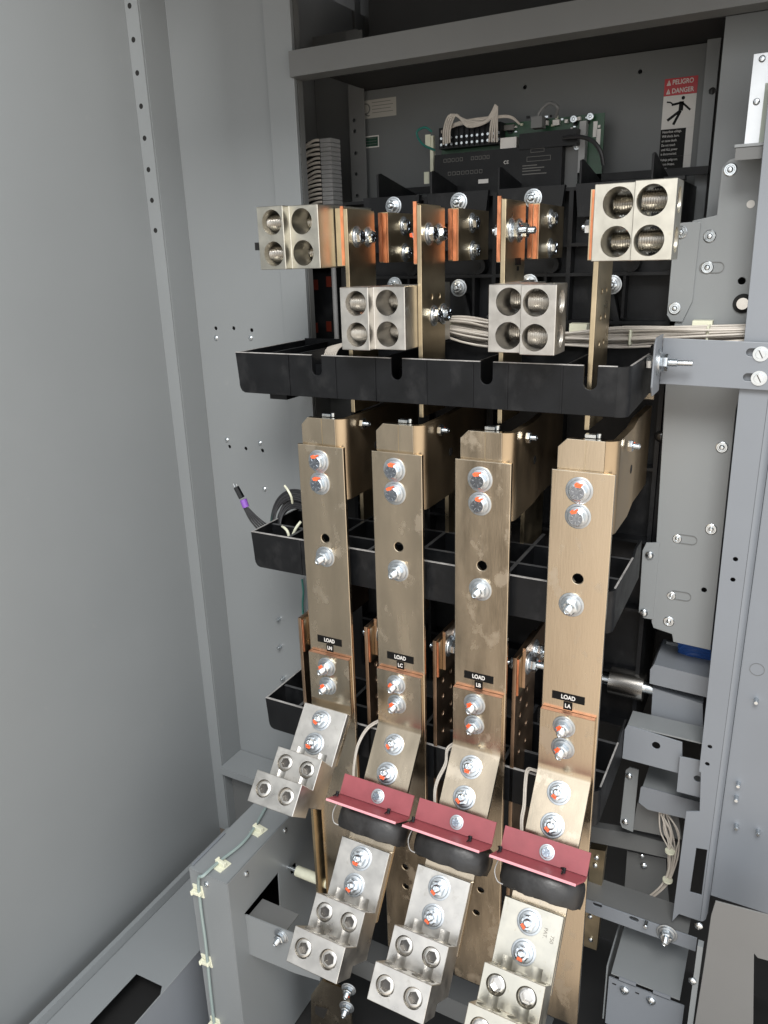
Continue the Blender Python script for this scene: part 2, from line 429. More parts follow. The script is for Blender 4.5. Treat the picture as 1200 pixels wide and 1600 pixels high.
# left: return, recessed strip panel, opening flange
obj('side_return', bx(-1.278, -1.275, YS + .002, YP, -0.2, 2.2), GREY, cab)
sp_holes = [circ(*pf([q], YP)[0], 0.0045, 14) for q in ((337, 513), (365, 513), (393, 516), (358.5, 698), (384, 701), (410, 704))]
obj('side_panel', front([(-1.275, -.2), (-.975, -.2), (-.975, 2.2), (-1.275, 2.2)], YP, .003, sp_holes), GREY, cab)
obj('opening_flange', front([(-1.020, -.2), (-.955, -.2), (-.955, 2.2), (-1.020, 2.2)], YP - .010, .0098, (), .001), GREY, cab)
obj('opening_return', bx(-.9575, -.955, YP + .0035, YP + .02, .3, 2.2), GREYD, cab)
for q in ((338, 528), (392, 528), (355, 687), (406.5, 692), (413.5, 764)): screw(cab, at(*q, y=YP), (0, -1, 0), 'pan', .9)
for q in ((437, 967), (439, 1010), (444, 1059)): screw(cab, at(*q, y=YP), (0, -1, 0), 'stud', 1.25)
h = at(402, 385, y=YP); obj('square_hole', bx(h.x - .006, h.x + .008, YP - .0006, YP, h.z - .008, h.z + .008), HOLE, cab)
# shelf at the bottom of the recess
obj('lower_ledge', bx(-1.2745, -.955, YS - .012, YP - .002, .150, .172), GREY, cab, .001)
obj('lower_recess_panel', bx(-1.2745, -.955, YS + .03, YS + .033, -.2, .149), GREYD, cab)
# top beam, roof and back
tb = [at(457, 121, y=.26).z, at(457, 80, y=.26).z]
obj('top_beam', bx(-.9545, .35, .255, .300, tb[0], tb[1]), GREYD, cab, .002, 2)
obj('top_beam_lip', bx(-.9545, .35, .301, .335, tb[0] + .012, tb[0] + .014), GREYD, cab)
obj('roof', bx(-1.278, .5, -.195, .9, 2.30, 2.305), GREYD, cab)  # unseen; set forward with the header to shade the interior
obj('upper_back', bx(-1.3, .5, .86, .865, 1.0, 2.16), GREYD, cab)
rear_z = at(700, 127, y=YB).z
zo = at(700, 124, y=YB).z
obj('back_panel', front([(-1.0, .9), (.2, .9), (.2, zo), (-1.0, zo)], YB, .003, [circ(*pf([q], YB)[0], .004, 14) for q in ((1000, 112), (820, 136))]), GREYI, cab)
obj('shade_overhang', bx(-.95, .3, .40, .575, zo + .001, zo + .004), VOID, cab)  # black overhang added to darken the top of the back panel
obj('recess_shade_sheet', bx(-.95, .3, YB + .02, YB + .024, zo + .005, 2.2), VOID, cab)  # black sheet stands in for the shade above the back panel
p0 = at(555, 130, y=YB - .02); 
strip_holes = [circ(*pf([q], YB - .02)[0], .004, 12) for q in ((553, 188), (554, 205), (555.5, 239), (556.5, 272), (558, 306))]
obj('rear_flange', front([(p0.x - .020, .95), (p0.x + .022, .95), (p0.x + .022, 1.98), (p0.x - .020, 1.98)], YB - .02, .002, strip_holes), GREYD, cab)
obj('rear_side_wall', bx(-1.12, -1.117, .30, .86, .9, 2.1), GREYD, cab)
obj('rear_left_sheet', bx(-1.115, p0.x - .022, .60, .603, .9, 2.0), GREYD, cab)
obj('added_shade_header', bx(-.955, .5, -.20, -.196, 1.975, 2.45), GREY, cab)  # unseen panel added above the view to shade the upper interior
hb = at(540, 60, y=.8); obj('rear_post', bx(hb.x, hb.x + .03, .80, .83, 1.6, 2.16), GREYD, cab, .001)
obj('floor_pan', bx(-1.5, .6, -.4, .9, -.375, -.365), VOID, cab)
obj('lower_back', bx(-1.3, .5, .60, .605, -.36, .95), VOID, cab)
obj('hole_shade_backing', bx(-1.27, -.98, YP + .012, YP + .014, .3, 1.9), VOID, cab)  # black sheet added so the side panel holes look dark
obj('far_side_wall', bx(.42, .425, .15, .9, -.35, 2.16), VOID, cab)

# left door panel with its perforated edge
dp = thing('side_door_panel', 'large smooth grey sheet steel panel at far left with a perforated edge strip', 'panel', (XA, 0, 0))
obj('panel_skin', bx(XA - .004, XA, -1.9, YS, -.40, 2.6), GREY, dp)
obj('edge_strip', bx(XA + .0005, XA + .0355, YS - .002, YS + .001, -.052, 2.5), GREY, dp, .0008)
for q in ((202.5, 9), (208.5, 62), (214.5, 114), (220.5, 166), (226, 216), (232, 265), (237.5, 313), (243, 360)):
    hole_disc(dp, at(*q, y=YS - .002), (0, -1, 0), .0052)
hl = at(3, 1570, x=XA); obj('inner_lip', bx(XA + .0005, XA + .02, hl.y - .05, hl.y - .047, -.05, 2.3), GREYB, dp)

# sill channel low on the left
sl = thing('sill_channel', 'grey floor level steel channel with a long cutout below the smooth panel', 'channel', (-1.2, -.2, -.06))
Z0 = -.055
slot = [(-1.176, -.265), (-1.100, -.262), (-1.088, -.280), (-1.088, -.42), (-1.10, -.60), (-1.176, -.60)]
bm = curve_mesh([[(-1.261, .15), (-1.261, -1.3), (-1.086, -1.3), (-1.086, .15)], slot], .003, .0008)
# keep the plate inside the slot edge: the cutout opens towards the right-hand fold
obj('channel_top', xform(bm, Matrix.Translation((0, 0, Z0))), GREY, sl)
obj('slot_shade_sheet', bx(-1.27, -1.0905, -1.28, .14, -.13, -.12), HOLE, sl)  # black sheet added underneath so the cutout looks dark
obj('channel_front', bx(-1.0895, -1.0865, -1.3, .15, -.36, Z0 - .0032), GREYB, sl)
zl_ = at(200, 1447.5, x=-1.272).z
obj('channel_lip', bx(-1.274, -1.262, -1.3, .19, Z0 - .03, zl_), GREY, sl, .001)

# ------------------------------------------------------------------ duct box low left
du = thing('wiring_duct', 'upright grey sheet metal box with clear tube clipped over its corner', 'duct', (-.98, 0, -.1))
x0, x1, yf, zt = -1.035, -.930, -.197, .250
obj('duct_top', bx(x0, x1 - .001, yf, .26, zt - .003, zt), GREY, du, .0012)
obj('duct_front', bx(x0, x1 - .001, yf, yf + .003, -.36, zt - .0035), GREY, du, .001)
w = lambda a, b: (at(a, b, x=x1).y, at(a, b, x=x1).z)
op = [w(383, 1430), w(434, 1366), w(440, 1420), w(560, 1530)]
ya, yb_ = op[0][0], .10
oz1 = .150; 
win = [(-.125, .055), (-.125, .130), (-.030, .175), (.16, .175), (.16, .055)]
win = [(at(382, 1428, x=x1).y, at(382, 1428, x=x1).z), (at(435, 1363, x=x1).y, at(435, 1363, x=x1).z), (at(438, 1415, x=x1).y, at(438, 1415, x=x1).z), (at(425, 1443, x=x1).y, at(425, 1443, x=x1).z)]
obj('duct_side', side([(yf + .001, -.36), (.26, -.36), (.26, zt), (yf + .001, zt)], x1, .003,
    [win, circ(at(459, 1357, x=x1).y, at(459, 1357, x=x1).z, .013, 20)], .0006), GREY, du)
obj('duct_inner_back', bx(x0, x0 + .002, yf + .004, .26, -.36, zt - .004), BLACK, du)
# folded tab below the window, carrying a stud
t0 = at(384, 1430, x=x1); t1 = at(388, 1490, x=x1)
tab = [at(384, 1429, y=t0.y), at(455, 1457, y=t0.y), at(500, 1478, y=t0.y), at(500, 1532, y=t0.y), at(461, 1520, y=t0.y), at(389, 1490, y=t0.y)]
bm = bmesh.new(); prism(bm, [(p.x, t0.y - .001, p.z) for p in tab], (0, .003, 0)); obj('folded_tab', bm, GREY, du, .0006)
sh = [at(440, 1440, z=tab[0].z - .001)]
obj('tab_ledge', bx(x1 + .001, x1 + .10, t0.y + .003, t0.y + .06, tab[0].z - .012, tab[0].z - .009), GREYD, du)
bolt(du, at(440, 1462, y=t0.y - .001), (0, -1, 0), 'long', None, .85)
for q in ((445, 1297), (384.5, 1365)): screw(du, at(*q, x=x1), (1, 0, 0), 'pan', 1.0)
screw(du, at(323, 1381, y=yf), (0, -1, 0), 'pan', 1.0)
obj('edge_trim', bx(x0 + .001, x0 + .006, -.19, -.08, zt + .0005, zt + .004), GREYB, du, .0008)
# tube and clips
tp = [at(430, 1235, z=zt + .006), at(399, 1290, z=zt + .008), at(378, 1318, z=zt + .007), at(340, 1348, z=zt + .008), at(318, 1368, z=zt + .005),
      Vector((at(312, 1385, y=yf - .006).x, yf - .007, zt - .012)), at(314, 1420, y=yf - .006), at(322, 1480, y=yf - .006), at(330, 1560, y=yf - .006), at(342, 1660, y=yf - .006)]
tu = tagged(obj('clear_tube', tube(tp, .0036), TUBE), 'thin translucent green tube running over the corner of the grey duct', 'tube')
def clip(M, label):
    bm = bmesh.new(); box(bm, -.0125, .0125, -.014, .014, 0, .0028); 
    c = thing('cable_clip', label, 'cable clip', M.to_translation(), 'nylon cable clips along the clear tube')
    obj('clip_base', xform(bm, M), NYLON, c, .0006)
    bm = bmesh.new(); box(bm, -.010, .010, -.0035, .0035, .003, .0115); box(bm, -.0115, -.0075, -.005, .005, .003, .0135); box(bm, .0070, .0115, -.004, .004, .003, .012)
    obj('clip_strap', xform(bm, M), NYLON, c, .001)
for q, l in (((404, 1299), 'cream nylon clip holding the tube on the top of the duct, nearest the lug'), ((346, 1353), 'cream nylon clip holding the tube on the duct top near its front corner')):
    clip(Matrix.Translation(at(*q, z=zt)) @ Matrix.Rotation(-.15, 4, 'Z') @ Matrix.Scale(1.15, 4), l)
for q, l in (((311, 1391), 'cream nylon clip just below the top corner of the duct front'), ((324, 1500), 'cream nylon clip halfway down the duct front'), ((338, 1597), 'cream nylon clip lowest on the duct front')):
    clip(Matrix.Translation(at(*q, y=yf)) @ MF @ Matrix.Rotation(.1, 4, 'Z') @ Matrix.Scale(1.1, 4), l)

# ================================================================== CIRCUIT BREAKER
YK = .33
br = thing('circuit_breaker', 'big black moulded circuit breaker with ribbed body behind the busbars', 'circuit breaker', (-.55, .4, .9))
bt = at(600, 312, y=YK).z
XB0, XB1 = at(536, 330, y=YK).x, at(1062, 330, y=YK).x
obj('body', bx(XB0, XB1, YK + .03, .52, .50, bt), BLACK, br, .004, 2)
bm = bmesh.new()
pol = [-.770, -.625, -.478, -.330]
zz = [bt, 1.515, 1.462, 1.375, 1.25, 1.10, .95, .80, .65, .52]
for z_ in zz: box(bm, XB0, XB1, YK, YK + .0295, z_ - .006, z_)
edges = [XB0 + .004] + [(a + b) / 2 for a, b in zip(pol, pol[1:])] + [XB1 - .004]
for x_ in edges: box(bm, x_ - .004, x_ + .004, YK - .0005, YK + .029, .52, bt - .001)
for x_ in pol: box(bm, x_ + .028, x_ + .033, YK + .001, YK + .0285, 1.38, 1.51)
obj('rib_frame', bm, BLACK, br, .0012)
for i, x_ in enumerate(pol):
    bm = bmesh.new(); prism(bm, [(x_ - .058, YK - .012, bt - .052), (x_ + .058, YK - .012, bt - .052), (x_ + .064, YK - .012, bt + .004), (x_ - .064, YK - .012, bt + .004)], (0, .012, 0))
    obj('terminal_shroud', bm, BLACK, br, .002)
    bm = bmesh.new(); cyl(bm, (x_ + .040, YK - .002, 1.478), (x_ + .040, YK + .02, 1.478), .016); obj('boss', bm, BLACK, br, .001)
    bm = cy((x_ + .040, YK - .003, 1.478), (x_ + .040, YK - .002, 1.478), .007); obj('boss_hole', bm, HOLE, br)
    # diagonal brace rib from lower bolt
    bm = bmesh.new(); prism(bm, [(x_ + .004, YK + .002, 1.425), (x_ + .012, YK + .002, 1.425), (x_ + .036, YK + .002, 1.34), (x_ + .022, YK + .002, 1.34)], (0, .02, 0)); obj('brace_rib', bm, BLACK, br, .001)
for q in ((615, 322), (717, 316), (833, 310)): bolt(br, at(*q, y=YK - .012), (0, -1, 0), 'nut', None, .82)
for q in ((617, 446), (717, 450), (827, 443), (957, 445)): bolt(br, at(*q, y=YK), (0, -1, 0), 'nut', None, .82)
# interphase fins on top
for i, (q0, q1, q2, q3) in enumerate((((590, 305), (591, 275), (598, 273), (672, 296)), ((673, 300), (674, 268), (690, 268), (768, 290)), ((778, 300), (780, 252), (800, 262), (858, 284)), ((905, 300), (907, 250), (925, 250), (960, 275)), ((1017, 290), (1019, 237), (1028, 240), (1046, 280)))):
    x_ = [-.845, -.700, -.552, -.400, -.262][i]
    b0 = at(*q0, y=YK + .0).x
    zt_ = at(q2[0], q2[1], y=YK + .01).z
    pts = [(YK + .0, bt - .01), (YK + .0, zt_), (YK + .014, zt_ + .003), (YK + .18, zt_ - .028), (YK + .18, bt - .01)]
    o = obj('barrier_fin', side(pts, b0 + .0025, .004, (), .0008), BLACK, br)
tz = at(700, 290, y=.50).z
obj('rear_rail', bx(XB0, XB1 + .02, .500, .512, bt + .02, bt + .034), BLACK, br, .001)
bm = bmesh.new()
for a_, b_ in ((0, .003), (.020, .023)): box(bm, XB1 - .026 + a_, XB1 - .026 + b_, YK - .004, YK + .02, 1.49, bt + .0)
box(bm, XB1 - .03, XB1 + .004, YK - .006, YK + .02, bt, bt + .006)
obj('end_groove', bm, BLACK, br, .001)
# stabs coming forward from each pole, with bare copper ends
XV = [-.716, -.576, -.430, -.283]
for i, x_ in enumerate(XV):
    bm = bmesh.new(); box(bm, x_ - .002, x_ + .017, .168, YK - .013, 1.490, 1.578)
    obj('terminal_stab', bm, BARD, br, .001)
    bm = bmesh.new(); box(bm, x_ - .0012, x_ + .0060, .1640, .1678, 1.492, 1.577); box(bm, x_ + .0085, x_ + .0155, .1630, .1678, 1.490, 1.576)
    obj('copper_end', bm, COPPER, br, .0012)
    for z_, y_ in ((1.555, .232), (1.507, .236)): bolt(br, (x_ + .017, y_, z_), (1, 0, 0), 'head', None, .80)

# ================================================================== VERTICAL LINE BARS (upper)
tops = [1.580, 1.579, 1.580, 1.568]
where = ['leftmost, holding the far left lug', 'second from left, with four bolts', 'third from left, with black tag', 'rightmost, under the large bright lug']
vb = []
for i, x_ in enumerate(XV):
    v = thing('line_busbar', 'edge on gold bar behind the top tray, ' + where[i], 'busbar', (x_, .1, 1.228), 'edge on upper busbars'); vb.append(v)
    hol = [circ(.09, 1.432, .005, 16), circ(.122, 1.432, .005, 16)] if i in (1, 3) else ()
    if i == 3: hol = [circ(.085 + .03 * k, z_, .0045, 16) for k in (0, 1) for z_ in (1.44, 1.40, 1.36)]
    obj('bar', side([(.05, 1.228), (.148, 1.228), (.148, tops[i] - .004), (.146, tops[i]), (.05, tops[i])], x_, .008, hol, .0009), BARD, v)
    if i in (0, 1, 2):
        xa = x_ - (.0265 if i == 0 else .0155)
        obj('spacer_pad', bx(xa, x_ - .0085, .0545, .148, 1.487, 1.582), BARD, v, .0006)
        obj('copper_cut_edge', bx(x_ - .0150, x_ - .0090, .0515, .0542, 1.488, 1.585), COPPER, v, .0008)
    if i == 3:
        obj('spacer_pad', bx(x_ - .018, x_ - .0085, .0545, .148, 1.487, 1.586), BARD, v, .0006)
        obj('copper_cut_edge', bx(x_ - .0155, x_ - .0090, .0515, .0542, 1.488, 1.585), COPPER, v, .0008)
    if i in (0, 1):
        for y_ in (.080, .122): bolt(v, (x_, y_, 1.535), (1, 0, 0), 'head', None, .85)
    if i == 2:
        for y_ in (.076, .118): bolt(v, (x_, y_, 1.535), (1, 0, 0), 'long', 0 if y_ < .1 else None, .85)
    if i == 1:
        for y_ in (.110, .150): bolt(v, (x_, y_ - .012, 1.400), (1, 0, 0), 'head', None, .85)
    if i in (1, 2, 3): bolt(v, (x_ - .0155 if i < 3 else x_ - .018, .085, 1.535), (-1, 0, 0), 'nut', 0 if i == 1 else None, .80)
# line label cut-out on the third bar
bm = bmesh.new(); c = at(809, 409, x=XV[2]); box(bm, XV[2] + .0002, XV[2] + .0008, c.y - .014, c.y + .014, c.z - .005, c.z + .006); box(bm, XV[2] + .0002, XV[2] + .0008, c.y - .005, c.y + .005, c.z - .014, c.z - .007)
obj('black_tag', bm, BLKL, vb[2])

# ================================================================== LUGS
def make_lug_parts():
    W = .100
    prof = [(0, 0), (0, .014), (.106, .014), (.098, .062), (.156, .062), (.149, .110), (.208, .110), (.208, .0570), (.189, .0565), (.189, 0)]
    bm = bmesh.new()
    prism(bm, [(-W / 2, u, n) for u, n in prof], (W, 0, 0))
    bmesh.ops.recalc_face_normals(bm, faces=bm.faces)
    ed = [e for e in bm.edges if e.calc_face_angle(0) > .5]
    bmesh.ops.bevel(bm, geom=ed, offset=.0009, segments=1, affect='EDGES')
    me = bpy.data.meshes.new('lug_body'); bm.to_mesh(me); bm.free()
    body = bpy.data.objects.new('tmpb', me); COL.objects.link(body)
    cut = bmesh.new()
    for s in (-1, 1):
        cyl(cut, (s * .0248, .088, .0325), (s * .0248, .25, .0325), .0205, n=40)
        cyl(cut, (s * .0248, .136, .0800), (s * .0248, .25, .0800), .0198, n=40)
    bmesh.ops.recalc_face_normals(cut, faces=cut.faces)
    cm = bpy.data.meshes.new('cut'); cut.to_mesh(cm); cut.free(); c1 = bpy.data.objects.new('c1', cm); COL.objects.link(c1)
    cut = bmesh.new()
    for s in (-1, 1):
        cyl(cut, (s * .0248, .1240, .035), (s * .0248, .1240, .09), .0165, n=32)
        cyl(cut, (s * .0248, .1780, .084), (s * .0248, .1780, .13), .0165, n=32)
    bmesh.ops.recalc_face_normals(cut, faces=cut.faces)
    cm2 = bpy.data.meshes.new('cut'); cut.to_mesh(cm2); cut.free(); c2 = bpy.data.objects.new('c2', cm2); COL.objects.link(c2)
    for c_ in (c1, c2):
        md = body.modifiers.new('b', 'BOOLEAN'); md.operation = 'DIFFERENCE'; md.object = c_; md.solver = 'EXACT'
    dg = bpy.context.evaluated_depsgraph_get(); out = bpy.data.meshes.new_from_object(body.evaluated_get(dg))
    for o in (body, c1, c2): bpy.data.objects.remove(o)
    smooth(out, 13)
    # set screw: threaded, hex socket in the top; local z outward, top at z=0
    bm = bmesh.new(); prof = [(.0115, -.0445), (.0135, -.0438)]; z_ = -.043
    while z_ < -.0045: prof += [(.0155, z_), (.0133, z_ + .0017)]; z_ += .0034
    prof += [(.0152, -.0022), (.0132, 0), (.0086, 0), (.0082, -.010)]
    hx = [0] * (len(prof) - 2) + [1, 1]
    lathe(bm, prof, 36, hexa=hx)
    lathe(bm, [(.0080, -.0098), (.0080, -.0096)], 36, mi=1, hexa=[1, 1])
    scr = mesh_of(bm, [ALU, SHADESTEEL]); smooth(scr, 50)
    return out, scr
LUG, SCREW = make_lug_parts()
LUG_T = LUG.copy()
for m_ in list(LUG.materials): pass
LUG.materials.clear(); LUG.materials.append(ALU); LUG_T.materials.clear(); LUG_T.materials.append(ALUT)
for me_ in (LUG, LUG_T):
    for p_ in me_.polygons: p_.material_index = 0
SCREW_T = SCREW.copy(); SCREW_T.materials.clear(); SCREW_T.materials.append(BRASS); SCREW_T.materials.append(SHADESTEEL)
def lug(M, label, group, bright=False, bolts=True, dim=False):
    """M maps (width, length, height) to the world"""
    t = thing('cable_lug', label, 'cable lug', M.to_translation(), group)
    o = bpy.data.objects.new('lug_body', LUG_T if bright else LUG); COL.objects.link(o); o.parent = t
    ML = Matrix.Translation(-t.location) @ M; o.matrix_local = ML
    for (u, n) in ((.1240, .0595), (.1780, .1075)):
        for s in (-1, 1):
            k = bpy.data.objects.new('set_screw', SCREW_T if bright else SCREW); COL.objects.link(k); k.parent = t
            k.matrix_local = ML @ Matrix.Translation((s * .0248, u, n + random.uniform(-.001, .002))) @ Matrix.Rotation(random.uniform(0, 1), 4, 'Z')
    if bolts:
        nrm = M.to_3x3() @ Vector((0, 0, 1))
        for u in (.026, .074): bolt(t, M @ Vector((0.002, u, .014)), nrm, 'nut', -110, 1.0, spin=random.uniform(0, 1))
    return t
def basis(o, w, u, n): return Matrix.Translation(o) @ Matrix((Vector(w), Vector(u), Vector(n))).transposed().to_4x4() @ Matrix.Diagonal((1.03, 1, 1.02, 1))
# top: entries face the front (-Y). u=-Y; left-hand lugs n=-X, right-hand ones n=+X
lug(basis((-.7445, .190, 1.536), (0, 0, -1), (0, -1, 0), (-1, 0, 0)), 'satin metal four hole lug at upper far left, wire holes facing front', 'upper four hole lugs', bright=True, bolts=False)
lug(basis((-.5845, .190, 1.402), (0, 0, -1), (0, -1, 0), (-1, 0, 0)), 'satin metal four hole lug just above the top tray, second of the upper lugs', 'upper four hole lugs', bolts=False)
lug(basis((-.4370, .186, 1.404), (0, 0, 1), (0, -1, 0), (1, 0, 0)), 'dull grey four hole lug with scratched edges right of centre above the top tray', 'upper four hole lugs', bolts=False)
lug(basis((-.2820, .186, 1.537), (0, 0, 1), (0, -1, 0), (1, 0, 0)), 'large pale gold four hole lug at upper right beside the grey bracket', 'upper four hole lugs', bright=True, bolts=False)

# ================================================================== BARRIER TRAYS
def tray(ztop, label, slots, lattice, zr):
    t = thing('barrier_tray', label, 'tray', (-.6, .15, ztop - .08), 'black barrier trays')
    X0, X1, y0, y1 = -.968, -.222, .030, .272
    zb = ztop - .077
    pts = [(X0, ztop)]
    for s in slots:
        r = .0105; pts += [(s - r, ztop)] + [(s - r * math.cos(PI * k / 8), ztop - .026 - r * math.sin(PI * k / 8)) for k in range(9)] + [(s + r, ztop)]
    pts += [(X1 - .018, ztop), (X1 - .018, zb)]
    pts += [(X0 + .016, zb), (X0 + .009, zb + .003), (X0 + .005, zb + .010)]
    fw = front(pts[::-1], y0, .0045, (), .0008); bm = bmesh.new()
    for x_ in (-.845, -.742, -.660, -.560, -.475, -.415, -.325): box(bm, x_ - .0015, x_ + .0015, y0 - .0018, y0 + .001, zb + .001, ztop - .001)
    obj('front_wall', join(fw, bm), BLACK, t)
    # rounded right corner and right wall
    bm = bmesh.new(); prev = None; K = 7; cx_, cy_ = X1 - .018, y0 + .018
    outer = [(cx_ + .018 * math.sin(a), cy_ - .018 * math.cos(a)) for a in [PI / 2 * k / K for k in range(K + 1)]]
    inner = [(cx_ + .0138 * math.sin(a), cy_ - .0138 * math.cos(a)) for a in [PI / 2 * k / K for k in range(K + 1)]][::-1]
    prism(bm, [(x_, y_, zb) for x_, y_ in outer + inner], (0, 0, ztop - zb)); obj('corner', bm, BLACK, t)
    yy = [(y0 + .0185, zb), (y1, zb + .01), (y1, ztop + .012), (y1 - .05, ztop + .012), (y1 - .07, ztop), (y0 + .0185, ztop)]
    obj('side_wall', side(yy, X1, .0045, (), .0008), BLACK, t)
    yl = [(y0 + .005, zb + .012), (y0 + .02, zb + .001), (y1, zb + .02), (y1, ztop), (y0 + .005, ztop)]
    obj('side_wall', side(yl, X0 + .0045, .0045, (), .0008), BLACK, t)
    # worn rim, the light it catches put into its pale colour
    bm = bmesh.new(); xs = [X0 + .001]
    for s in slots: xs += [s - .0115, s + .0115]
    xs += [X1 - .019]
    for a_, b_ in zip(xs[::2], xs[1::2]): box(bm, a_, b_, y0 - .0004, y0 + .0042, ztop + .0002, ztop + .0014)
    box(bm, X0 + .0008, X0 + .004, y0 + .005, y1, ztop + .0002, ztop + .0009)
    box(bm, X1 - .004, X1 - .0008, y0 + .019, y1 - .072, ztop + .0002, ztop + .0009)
    obj('worn_lit_rim', bm, RIM, t)
    bm = bmesh.new()
    if lattice:
        for y_ in (.100, .200): box(bm, X0 + .005, X1 - .005, y_ - .002, y_ + .002, zb + .006, ztop - .004)
        for x_ in [X0 + .085 + .094 * k for k in range(7)]: box(bm, x_ - .002, x_ + .002, y0 + .0045, y1, zb + .006, ztop - .005)
    else:
        for x_ in (-.906, -.845, -.660, -.475, -.325): box(bm, x_ - .0018, x_ + .0018, y0 + .0045, y1, zb + .006, ztop - .002)
        box(bm, X0 + .005, X1 - .005, y1 - .006, y1 - .002, zb, ztop + .004)
        box(bm, X0 + .005, X1 - .005, y0 + .09, y0 + .094, zb, ztop - .03)
    obj('inner_rib', bm, BLACK, t, .0008)
    if lattice:
        bm = bmesh.new()
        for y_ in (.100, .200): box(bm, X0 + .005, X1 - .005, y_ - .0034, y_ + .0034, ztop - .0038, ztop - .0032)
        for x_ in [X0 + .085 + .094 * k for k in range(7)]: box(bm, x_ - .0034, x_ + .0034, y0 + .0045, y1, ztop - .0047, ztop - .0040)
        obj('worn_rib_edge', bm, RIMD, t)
    obj('bottom', bx(X0 + .01, X1 - .01, y0 + .005, y1, zb + .001, zb + .004), BLACK, t)
    return t
t1 = tray(1.332, 'top black barrier tray with four round bottomed notches', (-.782, -.617, -.451, -.281), False, 0)
obj('side_foot', bx(-.915, -.875, .06, .12, 1.240, 1.2548), BLACK, t1, .002)
tray(.962, 'middle black barrier tray that crosses behind the four long busbars', (), True, 0)
tray(.564, 'lowest black barrier tray, mostly hidden behind the busbars', (), True, 0)

# ================================================================== LOAD BUSBARS
XL = [-.815, -.656, -.494, -.327]
names = ['LN', 'LC', 'LB', 'LA']
ANG = math.radians(36)
def set_angle(deg):
    global ANG, DIR, NRM
    ANG = math.radians(deg)
    DIR = Vector((0, -math.sin(ANG), -math.cos(ANG))); NRM = Vector((0, -math.cos(ANG), math.sin(ANG)))
set_angle(36)
ZBEND = .622
def arc_strip(x0, x1, path, th):
    """sheet swept along X: path in (y,z) for the front side, thickness behind"""
    bm = bmesh.new(); n = len(path); off = []
    for i, (y_, z_) in enumerate(path):
        a = Vector(path[max(0, i - 1)]); b = Vector(path[min(n - 1, i + 1)]); d = (b - a).normalized()
        nn = Vector((-d.y, d.x)); off.append((y_ + nn.x * th, z_ + nn.y * th))
    pts = [(x0, y_, z_) for y_, z_ in path] + [(x0, y_, z_) for y_, z_ in off[::-1]]
    prism(bm, pts, (x1 - x0, 0, 0)); return bm
proto_off = XL[1]
